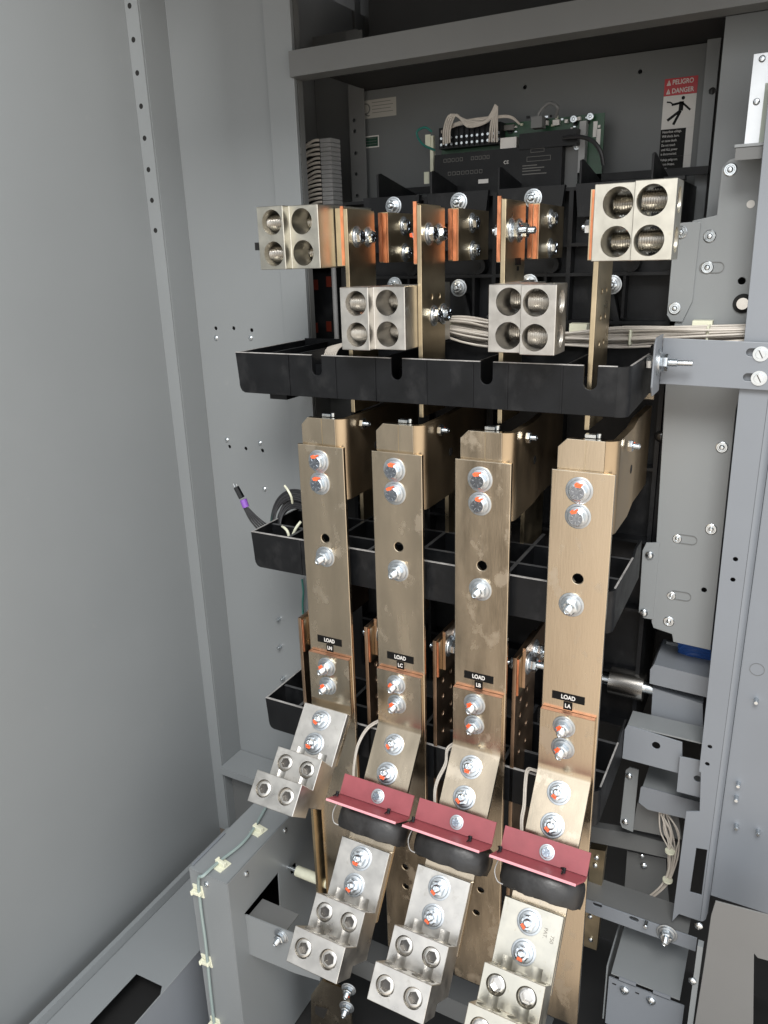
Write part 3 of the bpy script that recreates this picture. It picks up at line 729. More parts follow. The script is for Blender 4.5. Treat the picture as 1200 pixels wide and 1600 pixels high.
def make_load(i):
    X0 = XL[i]; X1 = X0 + .100; xc = X0 + .050; nm = names[i]
    lab = {'LN': 'long bronze busbar tagged LOAD LN, leftmost of the four', 'LC': 'long bronze busbar tagged LOAD LC, between LN and LB',
           'LB': 'long bronze busbar tagged LOAD LB, between LC and LA', 'LA': 'brighter long bronze busbar tagged LOAD LA, rightmost of the four'}[nm]
    t = thing('load_busbar', lab, 'busbar', (xc, 0, 0), 'long load busbars')
    zt_ = [1.171, 1.172, 1.173, 1.172][i]
    holes = [circ(xc + .001, [.988, .995, .985, .990][i], .0088, 24)]
    lowh = {1: [(633, 1355), (634, 1385)], 2: [(751, 1391), (744, 1426)], 0: []}.get(i, [])
    for q in lowh: p = at(*q, y=0); holes.append(circ(p.x, p.z, .0068, 20))
    obj('front_plate', front([(X0, .02), (X1, .02), (X1, zt_), (X0, zt_)], 0, .008, holes, .0014), BAR, t)
    # L shaped connector behind: flange, bend, side plate running back to the breaker
    z0, z1 = 1.068, 1.221
    fl = [(X0 + .006, z0), (X1 - .020, z0), (X1 - .020, z1), (X0 + .020, z1), (X0 + .006, z1 - .014)]
    obj('connector_flange', front(fl, .0085, .0115, (), .0008), BAR, t)
    bm = bmesh.new(); K = 8; r0, r1 = .020, .0085
    cx_, cy_ = X1 - .0195, .0285
    o_ = [(cx_ + r0 * math.sin(PI / 2 * k / K), cy_ - r0 * math.cos(PI / 2 * k / K)) for k in range(K + 1)]
    n_ = [(cx_ + r1 * math.sin(PI / 2 * k / K), cy_ - r1 * math.cos(PI / 2 * k / K)) for k in range(K + 1)][::-1]
    o_ += [(X1 + .0005, .12), (X1 - .006, .20), (X1 - .006, .330)]
    n_ = [(X1 - .0175, .330), (X1 - .0175, .20), (X1 - .011, .12)] + n_
    prism(bm, [(x_, y_, z0) for x_, y_ in o_ + n_], (0, 0, z1 - z0))
    obj('connector_side_plate', bm, BARS, t, .0008)
    # small hardware on the connector
    bolt(t, (X1 + .0005, .062, 1.205), (1, 0, 0), 'long', 0, .72, washer=False)
    obj('seam_line', bx(X0 + .050, X0 + .0508, .0081, .0084, zt_ + .001, z1 - .001), BARD, t)
    bm = cy((X1 + .0004, .125, 1.150), (X1 + .0011, .125, 1.150), .0075); obj('side_hole', bm, HOLE, t)
    bm = bmesh.new(); box(bm, X0 + .045, X0 + .062, .021, .032, 1.222, 1.227); cyl(bm, (X0 + .066, .026, 1.222), (X0 + .066, .026, 1.229), .0035); obj('terminal_clip', bm, ZINC, t, .0008)
    # bolts on the front plate
    for (dz, k, m_) in ((1.141, 'head', 80), (1.098, 'head', 95)): bolt(t, (xc - .004, 0, dz), (0, -1, 0), k, m_ + (-20 if nm == 'LA' and dz > 1.12 else 0), 1.0, spin=random.uniform(0, 1))
    bolt(t, (xc - .001 - (.006 if nm == 'LA' else 0), 0, [.950, .948, .940, .942][i]), (0, -1, 0), 'long', None, 1.0, spin=.3)
    # folded offset plate
    yf_ = -.0092; hb = .737; Rb = .012
    path = [(yf_, hb), (yf_, ZBEND + .006)]
    pB = Vector((0, yf_, ZBEND))
    L = .215 + .125 if i else .10
    for k in range(5):
        a = ANG * (k + 1) / 6; path.append((yf_ - .0015 * (k / 5) ** 2 * 2, ZBEND + .006 - .003 * (k + 1)))
    e0 = Vector((0, path[-1][0], path[-1][1])) + DIR * .004
    path.append((e0.y, e0.z)); e1 = e0 + DIR * L; path.append((e1.y, e1.z))
    obj('offset_plate', arc_strip(X0 + .001, X1 - .004, path, .0082), BAR, t, .0008)
    obj('copper_cut_edge', bx(X0 + .0015, X1 - .0045, yf_ + .0004, -.0010, hb + .0002, hb + .0013), COPPERB, t)
    for dz in (.712, .668): bolt(t, (xc - .006, yf_, dz), (0, -1, 0), 'long', 140, .95, spin=random.uniform(0, 1))
    org = Vector((xc - .004, e0.y, e0.z))
    if i:
        for u in (.027, .083): bolt(t, org + DIR * u, NRM, 'nut', -110, 1.0, spin=random.uniform(0, 1))
    # tags
    zl = {0: at(515, 1001, y=0), 1: at(625.5, 1027.5, y=0), 2: at(748, 1058, y=0), 3: at(888, 1090, y=0)}[i]
    tg = obj('load_tag', bx(zl.x - .0285, zl.x + .0285, -.0008, -.0001, zl.z - .0075, zl.z + .0075), BLKL, t)
    obj('lettering', text('LOAD', .0112, Matrix.Translation((zl.x, -.0011, zl.z)) @ MF, .0003, sx=.82), WHITEL, tg)
    z2 = zl.z - .0166
    tg = obj('phase_tag', bx(zl.x - .0078, zl.x + .0078, -.0008, -.0001, z2 - .0078, z2 + .0078), BLKL, t)
    obj('lettering', text(nm, .0108, Matrix.Translation((zl.x, -.0011, z2)) @ MF, .0003, sx=.82), WHITEL, tg)
    return t, org
orgs = []
for i in range(4):
    set_angle(40 if i == 0 else 36)
    t, org = make_load(i); orgs.append(org)
LL = ['grey four screw lug bolted straight under the LN busbar, highest of the lower lugs', 'grey four screw lug below the leftmost red bracket', 'grey four screw lug below the middle red bracket', 'brighter stamped four screw lug below the rightmost red bracket, cut by the frame']
for i in range(4):
    set_angle(40 if i == 0 else 36)
    off = -.004 if i == 0 else .216
    lug(basis(orgs[i] + DIR * off + NRM * .0003 + Vector((-.002, 0, 0)), (-1, 0, 0), DIR, NRM), LL[i], 'lower four screw lugs', bright=(i == 3))

# stamped marks on the brightest lower lug
set_angle(36)
lastlug = [o for o in bpy.data.objects if o.name.startswith('cable_lug') and 'stamped' in o.get('label', '')][0]
Ms = basis(orgs[3] + DIR * .216 + NRM * .0003 + Vector((-.002, 0, 0)), (-1, 0, 0), DIR, NRM)
STAMP = mat('stamped_shadow', (0.20, 0.18, 0.15), 0.6, 0.6)
for w_, u_, t_, sz in ((-.026, .034, 'PAT.', .0085), (-.038, .040, '750', .0085)):
    T = Matrix(((0, -1, 0, w_), (1, 0, 0, u_), (0, 0, 1, .01415), (0, 0, 0, 1)))
    obj('stamped_mark', text(t_, sz, Ms @ T, 0), STAMP, lastlug)

# ================================================================== CURRENT TRANSFORMERS with red brackets
def ct(i, label, lab2):
    o = orgs[i] + Vector((-.006, 0, 0)); B = basis(o, (1, 0, 0), -DIR, NRM)
    def Pn(w, u, n): return B @ Vector((w, -u, n))
    t = thing('current_transformer', label, 'current transformer', Pn(0, .17, 0), 'tape wrapped current transformers')
    # rounded rectangular ring round the plate
    bm = bmesh.new(); K = 48; R_ = []
    u0 = .179
    for k in range(K):
        a = 2 * PI * k / K; ca, sa = math.cos(a), math.sin(a)
        ex = (abs(ca) ** 3 + abs(sa) ** 3) ** (-1 / 3)
        ring = []
        for j in range(14):
            b = 2 * PI * j / 14; 
            q = (abs(math.cos(b)) ** 4 + abs(math.sin(b)) ** 4) ** (-1 / 4)
            rr = 1 + .016 * q * math.cos(b) / .05 ; 
            wob = .0005 * math.sin(k * 1.3 + j) + random.uniform(-.0003, .0003)
            w_ = .007 + ca * ex * .0600 + ca * (.010 * q * math.cos(b) + wob)
            n_ = sa * ex * .0350 + sa * (.012 * q * math.cos(b) + wob) - .002
            ring.append(bm.verts.new(Pn(w_, u0 + .021 * q * math.sin(b) + wob * 2, n_)))
        R_.append(ring)
    for k in range(K):
        for j in range(14):
            bm.faces.new((R_[k][j], R_[(k + 1) % K][j], R_[(k + 1) % K][(j + 1) % 14], R_[k][(j + 1) % 14]))
    obj('wrapped_ring', bm, TAPE, t)
    cp = [Pn(-.064, u0 - .02, .034), Pn(-.0665, u0, .036), Pn(-.058, u0 + .014, .040), Pn(-.048, u0 + .017, .038)]
    obj('tie_wire', tube(cp, .0010), RIM, t)
    # bracket: face against the plate and a flange standing out
    br_ = thing('red_bracket', lab2, 'bracket', Pn(0, .15, .02), 'red angle brackets')
    nb = .0255; ub = .142
    bm = bmesh.new()
    prism(bm, [Pn(-.066, ub - .038, nb), Pn(.080, ub - .038, nb), Pn(.080, ub, nb), (Pn(-.066, ub, nb))], NRM * .0035)
    obj('face_plate', bm, RED, br_, .0006)
    bm = bmesh.new()
    prism(bm, [Pn(-.066, ub + .0003, nb), Pn(.080, ub + .0003, nb), Pn(.080, ub + .004, nb + .012), Pn(.071, ub + .011, nb + .038), Pn(-.073, ub + .011, nb + .038), Pn(-.068, ub + .004, nb + .012)], DIR * .0032)
    obj('flange_plate', bm, RED, br_, .0003)
    bm = bmesh.new()
    prism(bm, [Pn(.071, ub + .0112, nb + .0382), Pn(-.0732, ub + .0112, nb + .0382), Pn(-.0732, ub + .0112, nb + .0392), Pn(.071, ub + .0112, nb + .0392)], DIR * .0042)
    obj('cut_edge', bm, REDE, br_)
    bolt(br_, Pn(.011, ub - .017, nb + .0035), NRM, 'head', None, .62)
    for w_ in (-.058, .050):
        bm = tube([Pn(w_ - .011, ub - .0015, nb + .010), Pn(w_ - .004, ub - .002, nb + .022), Pn(w_ - .004, ub + .004, nb + .037)], .0012)
        bm = join(bm, cy(Pn(w_ - .004, ub - .005, nb + .022), Pn(w_ - .004, ub + .004, nb + .022), .0034, n=8))
        obj('cable_tie', bm, BLACK, br_)
    obj('spacer', xform(bx(-.012, .012, -.012, .012, 0, 1), B @ Matrix.Translation((.011, -(ub - .017), .0004)) @ Matrix.Diagonal((1, 1, nb - .0008, 1))), BLACK, br_)
ct(1, 'black tape wrapped ring round the LC busbar plate', 'dark red angle bracket across the LC plate, leftmost of three')
ct(2, 'black tape wrapped ring round the LB busbar plate', 'dark red angle bracket across the LB plate, middle of three')
ct(3, 'black tape wrapped ring round the LA busbar plate', 'dark red angle bracket across the LA plate, rightmost of three')
# white leads going up behind the plates
for (pts, l) in ((((612, 1122), (592, 1128), (574, 1140), (560, 1165), (554, 1195), (553, 1220), (556, 1262)), 'thin white lead curving beside the LC plate'),
                 (((735, 1172), (715, 1163), (700, 1172), (697, 1195), (684, 1222), (680, 1250), (684, 1310)), 'thin white lead curving beside the LB plate'),
                 (((862, 1210), (840, 1206), (826, 1204), (822, 1225), (820, 1260), (816, 1290), (820, 1350)), 'thin white lead curving beside the LA plate')):
    P = [at(*q, y=yy) for q, yy in zip(pts, (.045, .03, .015, -.01, -.035, -.06, -.09))]
    tagged(obj('sensor_lead', join(tube(P, .0020), tube([p + Vector((-.004, .004, 0)) for p in P], .0018)), [WIRE]), l, 'wire')

# ================================================================== LOWER EDGE-ON BARS between the load bars
XE = [-.864, -.704, -.553, -.393]
lw = ['left of the LN busbar', 'between the LN and LC busbars', 'between the LC and LB busbars', 'between the LB and LA busbars']
for i, x_ in enumerate(XE):
    t = thing('lower_line_busbar', 'dark bronze drilled bar edge on with copper spacer, ' + lw[i], 'busbar', (x_, .08, .35), 'edge on lower busbars')
    zt_ = [.785, .798, .801, .802][i]
    hh = [circ(y_, z_, .0062, 18) for y_ in (.06, .10) for z_ in (.700, .665, .625, .585)] if i else [circ(.07, .67, .006, 18)]
    obj('bar', side([(.030, .10), (.150, .10), (.150, zt_), (.030, zt_)], x_ + .008, .0075, hh, .0008), BARE, t)
    obj('spacer_plate', bx(x_ + .0085, x_ + .0125, .034, .16, zt_ - .078, zt_ - .003), BARD, t, .0005)
    obj('copper_cut_edge', bx(x_ + .0088, x_ + .0122, .0310, .0337, zt_ - .078, zt_ - .003), COPPER, t, .0005)
    obj('second_plate', bx(x_ + .0130, x_ + .0190, .050, .30, zt_ - .070, zt_ + .012), BARE, t, .0008)
    for (y_, z_) in ((.068, zt_ - .026), (.105, zt_ - .018)):
        bolt(t, (x_ + .019, y_, z_), (1, 0, 0), 'long' if i > 1 else 'head', 0 if i > 1 else None, 1.0)
    bolt(t, (x_ + .0005, .062, zt_ - .030), (-1, 0, 0), 'nut', None, .85)

# rear sheets of the stack, seen through the gaps
t = thing('rear_link_plates', 'dark bronze plates hanging far behind the gaps between the long busbars', 'busbar', (-.5, .25, .9))
for (a_, b_, c_) in ((-.60, 1.06, .93), (-.44, 1.06, .92), (-.80, 1.06, .93)):
    obj('link_plate', bx(a_, a_ + .008, .20, .32, c_, b_ - .002), BARD, t, .0008)
for a_ in (-.73, -.58, -.43, -.30): obj('pale_plate', bx(a_, a_ + .075, .290, .300, 1.24, 1.345), BAR, t, .0008)

# ================================================================== RIGHT HAND STEELWORK
# P1 slotted mounting plate
Y1 = .30
p1 = thing('mounting_plate', 'tall grey plate with bright ringed rivets right of the breaker', 'plate', (-.12, Y1, .8))
out = pf([(1040, 600), (1018, 972), (1021, 981), (1050, 991), (1052, 1003), (1110, 1016), (1150, 640), (1195, 470), (1215, 245), (1150, 246), (1140, 249), (1128, 262), (1120, 336), (1112, 338), (1082, 345), (1050, 530)], Y1)
hs = [circ(*pf([q], Y1)[0], r) for q, r in (((1159, 439), .006), ((1100, 922), .005))]
obj('plate', front(out[::-1], Y1, .003, hs, .0008), GREY, p1)
for q in ((1141, 265), (1109, 369), (1105, 418), (1128, 699), (1111, 827), (1045, 971)): screw(p1, at(*q, y=Y1 - .0005), (0, -1, 0), 'ring', 1.05)
bm = cy(at(1161, 474, y=Y1 + .002), at(1161, 474, y=Y1 + .002) - Vector((0, .0045, 0)), .016); obj('dark_collar', bm, HOLE, p1)
bm = bmesh.new(); c = at(1161, 474, y=Y1); cyl(bm, (c.x, Y1 - .010, c.z), (c.x, Y1 + .0, c.z), .0095); obj('shaft_end', bm, BRASS, p1, .001)
c = at(1173, 319, y=Y1); obj('cap', cy((c.x, Y1 - .0015, c.z), (c.x, Y1, c.z), .0062), WHITEL, p1)
for q in ((1072, 843), (1063, 931), (1112, 418)):
    c = at(*q, y=Y1); bm = curve_mesh([rrect(.040, .0185, .0092), rrect(.0375, .0160, .0079)], .0006)
    obj('slot_outline', xform(bm, Matrix.Translation((c.x, Y1 - .0012, c.z)) @ MF), GREYD, p1)
for q in ((1058, 842), (1049, 931)): screw(p1, at(*q, y=Y1 - .0005), (0, -1, 0), 'ring', .85)
# ear bracket beside it (upper and lower)
e1 = thing('ear_bracket', 'small grey ear with two ringed rivets on the breaker upper right', 'bracket', at(1065, 430, y=Y1 - .004))
obj('ear_plate', front(pf([(1056, 349), (1078, 347), (1095, 347), (1082, 470), (1066, 503), (1048, 502), (1042, 492), (1050, 400)], Y1 - .005)[::-1], Y1 - .005, .003, (), .0006), GREY, e1)
for q in ((1064, 363), (1054, 482)): screw(e1, at(*q, y=Y1 - .006), (0, -1, 0), 'ring', 1.05)
e2 = thing('lower_ear_bracket', 'narrow grey strip with two screws beside the middle tray', 'bracket', at(1014, 905, y=Y1 - .004))
obj('ear_plate', front(pf([(1010, 848), (1031, 848), (1020, 968), (1006, 966), (998, 957), (1004, 860)], Y1 - .002)[::-1], Y1 - .002, .003, (), .0006), GREY, e2)
for q in ((1015, 867), (1006, 957)): screw(e2, at(*q, y=Y1 - .003), (0, -1, 0), 'pan', 1.3)
# P2 front post + P3 panel to its right
Y2 = .205
p2 = thing('right_post', 'upright blue grey steel post with a bend, right of the mounting plate', 'post', (-.05, Y2, .6))
out = pf([(1152, 600), (1098, 1130), (1082, 1216), (1098, 1218), (1090, 1283), (1070, 1284), (1056, 1470), (1087, 1484), (1117, 1240)], Y2)
xr = at(1190, 700, y=Y2).x
pl = pf([(1196, 180), (1152, 640), (1092, 1206), (1095, 1207), (1093, 1268), (1072, 1268), (1050, 1440), (1050, 1520)], Y2)
pl = [(pl[0][0] - .0, 1.75)] + pl[1:-1] + [(pl[-1][0], .19), (xr, .19), (xr, 1.75)]
slt = pf([(1088, 1325), (1105, 1328), (1096, 1399), (1078, 1394)], Y2)
hh = [circ(*pf([q], Y2)[0], .0042, 14) for q in ((1149, 874), (1145, 906), (1109, 1167), (1105, 1194))]
obj('post_face', front(pl[::-1], Y2, .003, hh + [slt], .0006), GREYB, p2)
bm = bmesh.new(); K = 6
prof = [(xr + .0005, Y2), (xr + .006, Y2 + .003), (xr + .010, Y2 + .010), (xr + .012, Y2 + .030), (xr + .009, Y2 + .030), (xr + .007, Y2 + .012), (xr + .0005, Y2 + .0032)]
prism(bm, [(x_, y_, .19) for x_, y_ in prof], (0, 0, 1.56)); obj('post_bend', bm, GREYB, p2)
p3 = thing('studded_panel', 'flat blue grey panel with short bright studs at the right edge', 'panel', (0, .235, .6))
Y3 = .236
zb3 = at(1200, 1428, y=Y3).z
obj('panel_face', front([(xr + .0125, zb3 + .0), (.35, zb3), (.35, 1.75), (xr + .0125, 1.75)], Y3, .003, (), .0006), GREYB, p3)
c = at(1183, 1046, y=Y3); bm = curve_mesh([circ(0, 0, .0125), circ(0, 0, .0118)], .0005); obj('knockout_ring', xform(bm, Matrix.Translation((c.x, Y3 - .0008, c.z)) @ MF), GREYD, p3)
for q in ((1182, 1093), (1154, 1223), (1151, 1245), (1151, 1289), (1185, 1298)): screw(p3, at(*q, y=Y3), (0, -1, 0), 'stud', 1.2)

# horizontal bracket that carries the tray end
hbk = thing('tray_support_bracket', 'wide flat grey bracket bolted to the right end of the top tray', 'bracket', (-.1, .19, 1.32))
sy = .195
sl_ = [[(c.x + x_, c.z + y_) for x_, y_ in rrect(.030, .0125, .006)] for c in (at(1182, 551, y=sy), at(1177, 590, y=sy))]
obj('arm', front([(-.203, 1.284), (.12, 1.279), (.12, 1.352), (-.203, 1.360)], sy, .003, sl_, .0008), GREYB, hbk)
obj('end_tab', side([(.128, 1.288), (.128, 1.356), (.140, 1.366), (sy + .003, 1.366), (sy + .003, 1.272), (.140, 1.272)], -.2035, .003, (), .0008), GREYB, hbk)
for q in ((1189, 553), (1186, 591)): screw(hbk, at(*q, y=sy - .0005), (0, -1, 0), 'slot', .95, spin=.5)
bolt(hbk, (-.2035, .165, 1.324), (1, 0, 0), 'long', None, 1.0)
bm = cy((-.18, .165, 1.324), (-.150, .165, 1.324), .0045, n=14); obj('threaded_rod', bm, ZINC, hbk)
bolt(hbk, (-.2067, .165, 1.324), (-1, 0, 0), 'nut', None, .9)

# upper right: groove, back plate and small shelf with metal plate
ur = thing('upper_right_panel', 'plain grey panel above the mounting plate with a dark groove on its left', 'panel', (-.1, .38, 1.6))
Yu = .40
a0 = at(1130, 90, y=Yu); a1 = at(1112, 340, y=Yu)
obj('panel_face', bx(a0.x - .002, .3, Yu, Yu + .003, a1.z - .1, 1.95), GREY, ur)
obj('groove_shade_back', bx(a0.x - .03, a0.x - .0022, YB - .012, YB - .010, a1.z - .1, 1.95), VOID, ur)  # black sheet stands in for the shade inside a deep gap
ub = thing('breaker_end_panel', 'grey strip with one round hole right of the danger label', 'panel', (-.2, .5, 1.6))
b0 = at(1103, 90, y=YB - .02); b1 = at(1124, 90, y=YB - .02)
obj('strip_face', front([(b0.x, 1.40), (b1.x, 1.40), (b1.x, 1.90), (b0.x, 1.90)], YB - .02, .003, [circ(*pf([(1113, 142)], YB - .02)[0], .006)], .0006), GREY, ub)
sh = thing('small_shelf', 'small angled grey shelf carrying a pale metal plate, upper right edge', 'shelf', at(1175, 225, y=.27))
s0 = at(1148, 226, y=.22)
obj('shelf_top', bx(s0.x, .2, .22, Y1 - .004, s0.z - .004, s0.z), GREY, sh, .0008)
obj('shelf_lip', bx(s0.x + .002, .2, .222, .225, s0.z - .022, s0.z - .0045), GREYD, sh, .0006)
s1 = at(1176, 85, y=.26)
pm = thing('nameplate_panel', 'pale bare metal plate standing on the small shelf, cut by the frame', 'plate', (s1.x, .26, s0.z))
obj('plate', bx(s1.x + .002, .1, .26, .262, s0.z + .0005, s1.z), mat('bare_zinc_sheet', (.62, .64, .66), .35, .7, var=.08, vs=20), pm, .0006)
for q in ((1191, 92), (1182, 159)): screw(pm, at(*q, y=.26), (0, -1, 0), 'pan', .8)
bm = bmesh.new(); q0 = at(1196, 130, y=.26); box(bm, q0.x, .08, .2592, .2598, s0.z + .004, q0.z); obj('paper_label', bm, mat('pale_green_label', (.42, .46, .40), .5), pm)

# ------------------------------------------------------------------ lower right machinery
def blk(name, pts_px, y, depth, m, parent, bev=.001):
    bm = bmesh.new(); P = [at(a, b, y=y) for a, b in pts_px]; prism(bm, [tuple(p) for p in P], (0, depth, 0)); return obj(name, bm, m, parent, bev)
# hinge box with shaft
hb2 = thing('mechanism_housing', 'grey sheet metal housing with a folded top behind the right post', 'housing', at(1060, 1100, y=.30))
blk('housing_face', [(1020, 1075), (1098, 1100), (1098, 1142), (1017, 1126)], .315, .10, GREYB, hb2)
blk('housing_hood', [(1016, 1046), (1022, 1038), (1110, 1060), (1110, 1092), (1098, 1088), (1015, 1068)], .300, .12, GREYB, hb2, .002)
ct2 = thing('blue_wire_bundle', 'deep blue folded plastic ribbon below the mounting plate', 'ribbon', at(1085, 1020, y=.40))
for k in range(5):
    obj('ribbon_fold', tube([at(1062, 1030 - 6 * k, y=.38), at(1080, 1022 - 6 * k, y=.375), at(1110, 1030 - 6 * k, y=.38)], .006), BLUE, ct2)
pt = thing('grey_duct_plate', 'small grey plate with a dark hole left of the blue ribbon', 'plate', at(1055, 1025, y=.42))
obj('plate_face', bx(at(1040, 1010, y=.40).x, at(1110, 1010, y=.40).x, .40, .404, at(1050, 1065, y=.40).z, at(1050, 1004, y=.40).z), GREY, pt); hole_disc(pt, at(1050, 1027, y=.40), (0, -1, 0), .006)
sf = thing('steel_shaft', 'short polished steel cylinder on a rod right of the LA busbar', 'shaft', at(980, 1065, y=.34))
c0 = at(953, 1064, y=.33); c1 = at(1006, 1076, y=.33)
obj('cylinder', cy((c0.x, .335, c0.z), (c1.x, .335, c0.z), .030, n=40), BRASS, sf, .001)
obj('rod', cy((c0.x - .10, .335, c0.z), (c1.x + .06, .335, c0.z), .012), ZINC, sf)
# cross members on the right
cm_ = thing('upper_cross_member', 'bent grey cross member with one round hole beside the lowest tray', 'cross member', at(1020, 1160, y=.26))
ym = .245
P = pf([(976, 1140), (980, 1133), (1066, 1160), (1066, 1210), (972, 1185)], ym)
obj('member_face', front(P[::-1], ym, .003, [circ(*pf([(1025, 1165)], ym)[0], .008)], .0008), GREYB, cm_)
P0 = at(980, 1133, y=ym); P1_ = at(1066, 1160, y=ym)
obj('member_top', bx(P0.x, .0, ym + .003, ym + .06, P0.z - .004, P0.z - .001), GREY, cm_, .0006)
P = pf([(1062, 1182), (1082, 1186), (1100, 1190), (1100, 1248), (1057, 1237)], ym - .012)
obj('step_face', front(P[::-1], ym - .012, .003, [circ(*pf([(1090, 1217)], ym - .012)[0], .007)], .0008), GREYB, cm_)
lt = thing('small_link_strip', 'narrow upright grey strip with a screw at each end, lower right', 'strip', at(982, 1245, y=.33))
blk('strip', [(978, 1203), (984, 1199), (998, 1203), (989, 1300), (972, 1293), (969, 1285)], .32, .003, GREY, lt)
for q in ((983, 1212), (977, 1284)): screw(lt, at(*q, y=.3195), (0, -1, 0), 'pan', 1.2)
hd = thing('lower_hood', 'grey folded hood over white wires, behind the right post', 'hood', at(1050, 1240, y=.28))
blk('hood_lip', [(1001, 1231), (1004, 1229), (1095, 1254), (1095, 1285), (1012, 1265), (998, 1254)], .285, .003, GREYB, hd)
P0 = at(1004, 1230, y=.285); obj('hood_top', bx(P0.x, .02, .2885, .40, P0.z - .003, P0.z), GREY, hd)
blk('hood_body', [(996, 1255), (1060, 1275), (1065, 1312), (988, 1296)], .33, .05, GREYD, hd)
wb = thing('hanging_wire_bundle', 'loose bunch of cream wires dropping below the grey hood', 'wires', at(1045, 1330, y=.3))
base = [(1036, 1268), (1046, 1300), (1052, 1330), (1048, 1360), (1036, 1385), (1012, 1405)]
for k in range(10):
    dx = random.uniform(-6, 6); kk = random.uniform(.6, 1.5)
    P = [at(a + dx * (1 if j < 3 else .6) + (10 * math.sin(k) if j == 1 else 0) + (k - 5) * (.8 if j in (1, 2) else .4), b + random.uniform(-1, 1), y=.30 + .003 * (k % 4)) for j, (a, b) in enumerate(base)]
    obj('wire', tube(P, .0016), WIRE, wb)
for q in ((1047, 1330), (1043, 1375)):
    c = at(*q, y=.298); obj('cable_tie', cy(c - Vector((0, 0, .002)), c + Vector((0, 0, .002)), .0105), NYLON, wb)
dk = thing('dark_latch_plate', 'dark grey plate with a bright screw behind the cream wires', 'plate', at(1010, 1360, y=.40))
blk('plate', [(980, 1330), (1040, 1342), (1045, 1410), (975, 1400)], .40, .004, GREYD, dk); screw(dk, at(1006, 1352, y=.399), (0, -1, 0), 'pan', 1.3); screw(dk, at(1003, 1337, y=.38), (0, -1, 0), 'pan', .9)
cb = thing('rear_cross_bar', 'dark grey horizontal bar with a notch, behind the cream wires', 'bar', at(1000, 1310, y=.36))
blk('bar', [(915, 1290), (985, 1302), (1060, 1322), (1060, 1345), (985, 1328), (912, 1313)], .36, .02, GREYD, cb)
lm = thing('lower_cross_member', 'grey perforated angle crossing behind the LA busbar to the right post', 'cross member', at(1000, 1420, y=.2))
yl = .20
A0 = at(912, 1402, y=yl); A1 = at(1050, 1462, y=yl); zt_ = A0.z; 
zb_ = at(1085, 1484, y=yl).z
obj('angle_front', front([(-.55, zb_), (at(1087, 1484, y=yl).x, zb_), (at(1087, 1484, y=yl).x, zt_), (-.55, zt_)], yl - .004, .003, [[(c.x + a, c.z + b) for a, b in rrect(.020, .010, .005)] for c in (at(934, 1412, y=yl), at(991, 1434, y=yl))], .0006), GREYB, lm)
obj('angle_top', bx(-.55, A1.x + .03, yl, yl + .07, zt_ - .003, zt_), GREYD, lm, .0006)
screw(lm, at(1010, 1441, y=yl - .0045), (0, -1, 0), 'stud', 1.3)
bolt(lm, at(1042, 1458, y=yl - .004), (0, -1, 0), 'long', None, 1.0)
# lower box
lb = thing('lower_relay_box', 'grey sheet box with a notched lid and two dimpled screws, bottom right', 'box', at(1010, 1540, y=.25))
z_ = at(960, 1535, y=.13).z
v = [at(955, 1520, z=z_), at(1060, 1573, z=z_), at(1072, 1478, z=z_), at(978, 1430, z=z_)]
x0_, x1_ = v[0].x, v[1].x; y0_ = v[0].y
obj('lid', bx(x0_, x1_, y0_, y0_ + .17, z_ - .003, z_), GREY, lb, .0008)
bm = bmesh.new(); w_ = (x1_ - x0_) / 4
for k in (0, 2): obj('lid_tab', bx(x0_ + w_ * (k + .5), x0_ + w_ * (k + 1.5), y0_ - .003, y0_ - .0003, z_ - .008, z_), GREYB, lb, .0004)
obj('front_plate', bx(x0_ - .004, x1_ + .010, y0_ + .002, y0_ + .005, z_ - .15, z_ - .016), GREYB, lb, .0008)
for dx in (.030, .085): screw(lb, (x0_ + dx, y0_ + .002, z_ - .034), (0, -1, 0), 'pan', 1.6)
for dx in (.008, .056): obj('small_hole', bx(x0_ + dx - .004, x0_ + dx + .004, y0_ + .0012, y0_ + .002, z_ - .031, z_ - .028), HOLE, lb)
obj('side_plate', bx(x0_ - .012, x0_ - .009, y0_ + .01, y0_ + .18, z_ - .15, z_ + .004), GREY, lb)
# front lower-right panel
fp = thing('lower_right_panel', 'taupe grey panel with a dark rectangular cutout in the bottom right corner', 'panel', at(1150, 1500, y=.10))
yq = .10
P = pf([(1102, 1495), (1111, 1430), (1118, 1408), (1240, 1440), (1260, 1700), (1070, 1700)], yq)
cutp = pf([(1178, 1490), (1184, 1497), (1240, 1512), (1240, 1680), (1176, 1670)], yq)
obj('panel_face', front(P[::-1], yq, .003, [cutp[::-1]], .0008), mat('taupe_paint', (.165, .164, .160), .45, var=.04, vs=5, bump=.1, bs=700), fp)
for q in ((1092, 1446), (1082, 1532)): screw(fp, at(*q, y=yq + .002), (0, -1, 0), 'pan', 1.2)
a_ = at(1095, 1495, y=yq + .01); obj('edge_flange', bx(a_.x - .008, a_.x + .002, yq + .0035, yq + .02, -.3, a_.z + .03), GREY, fp, .001)

# rear gold contact behind LA
gc = thing('rear_contact_block', 'dull brass contact strip with two screws right of the LA busbar, bottom', 'contact', at(930, 1380, y=.25))
blk('strip_upper', [(921, 1326), (946, 1330), (940, 1385), (920, 1380)], .25, .02, BARD, gc)
blk('strip_lower', [(915, 1420), (938, 1428), (932, 1485), (912, 1478)], .25, .02, BARD, gc)
for q in ((932, 1340), (930, 1352), (923, 1468), (922, 1432)): screw(gc, at(*q, y=.249), (0, -1, 0), 'pan', .9)

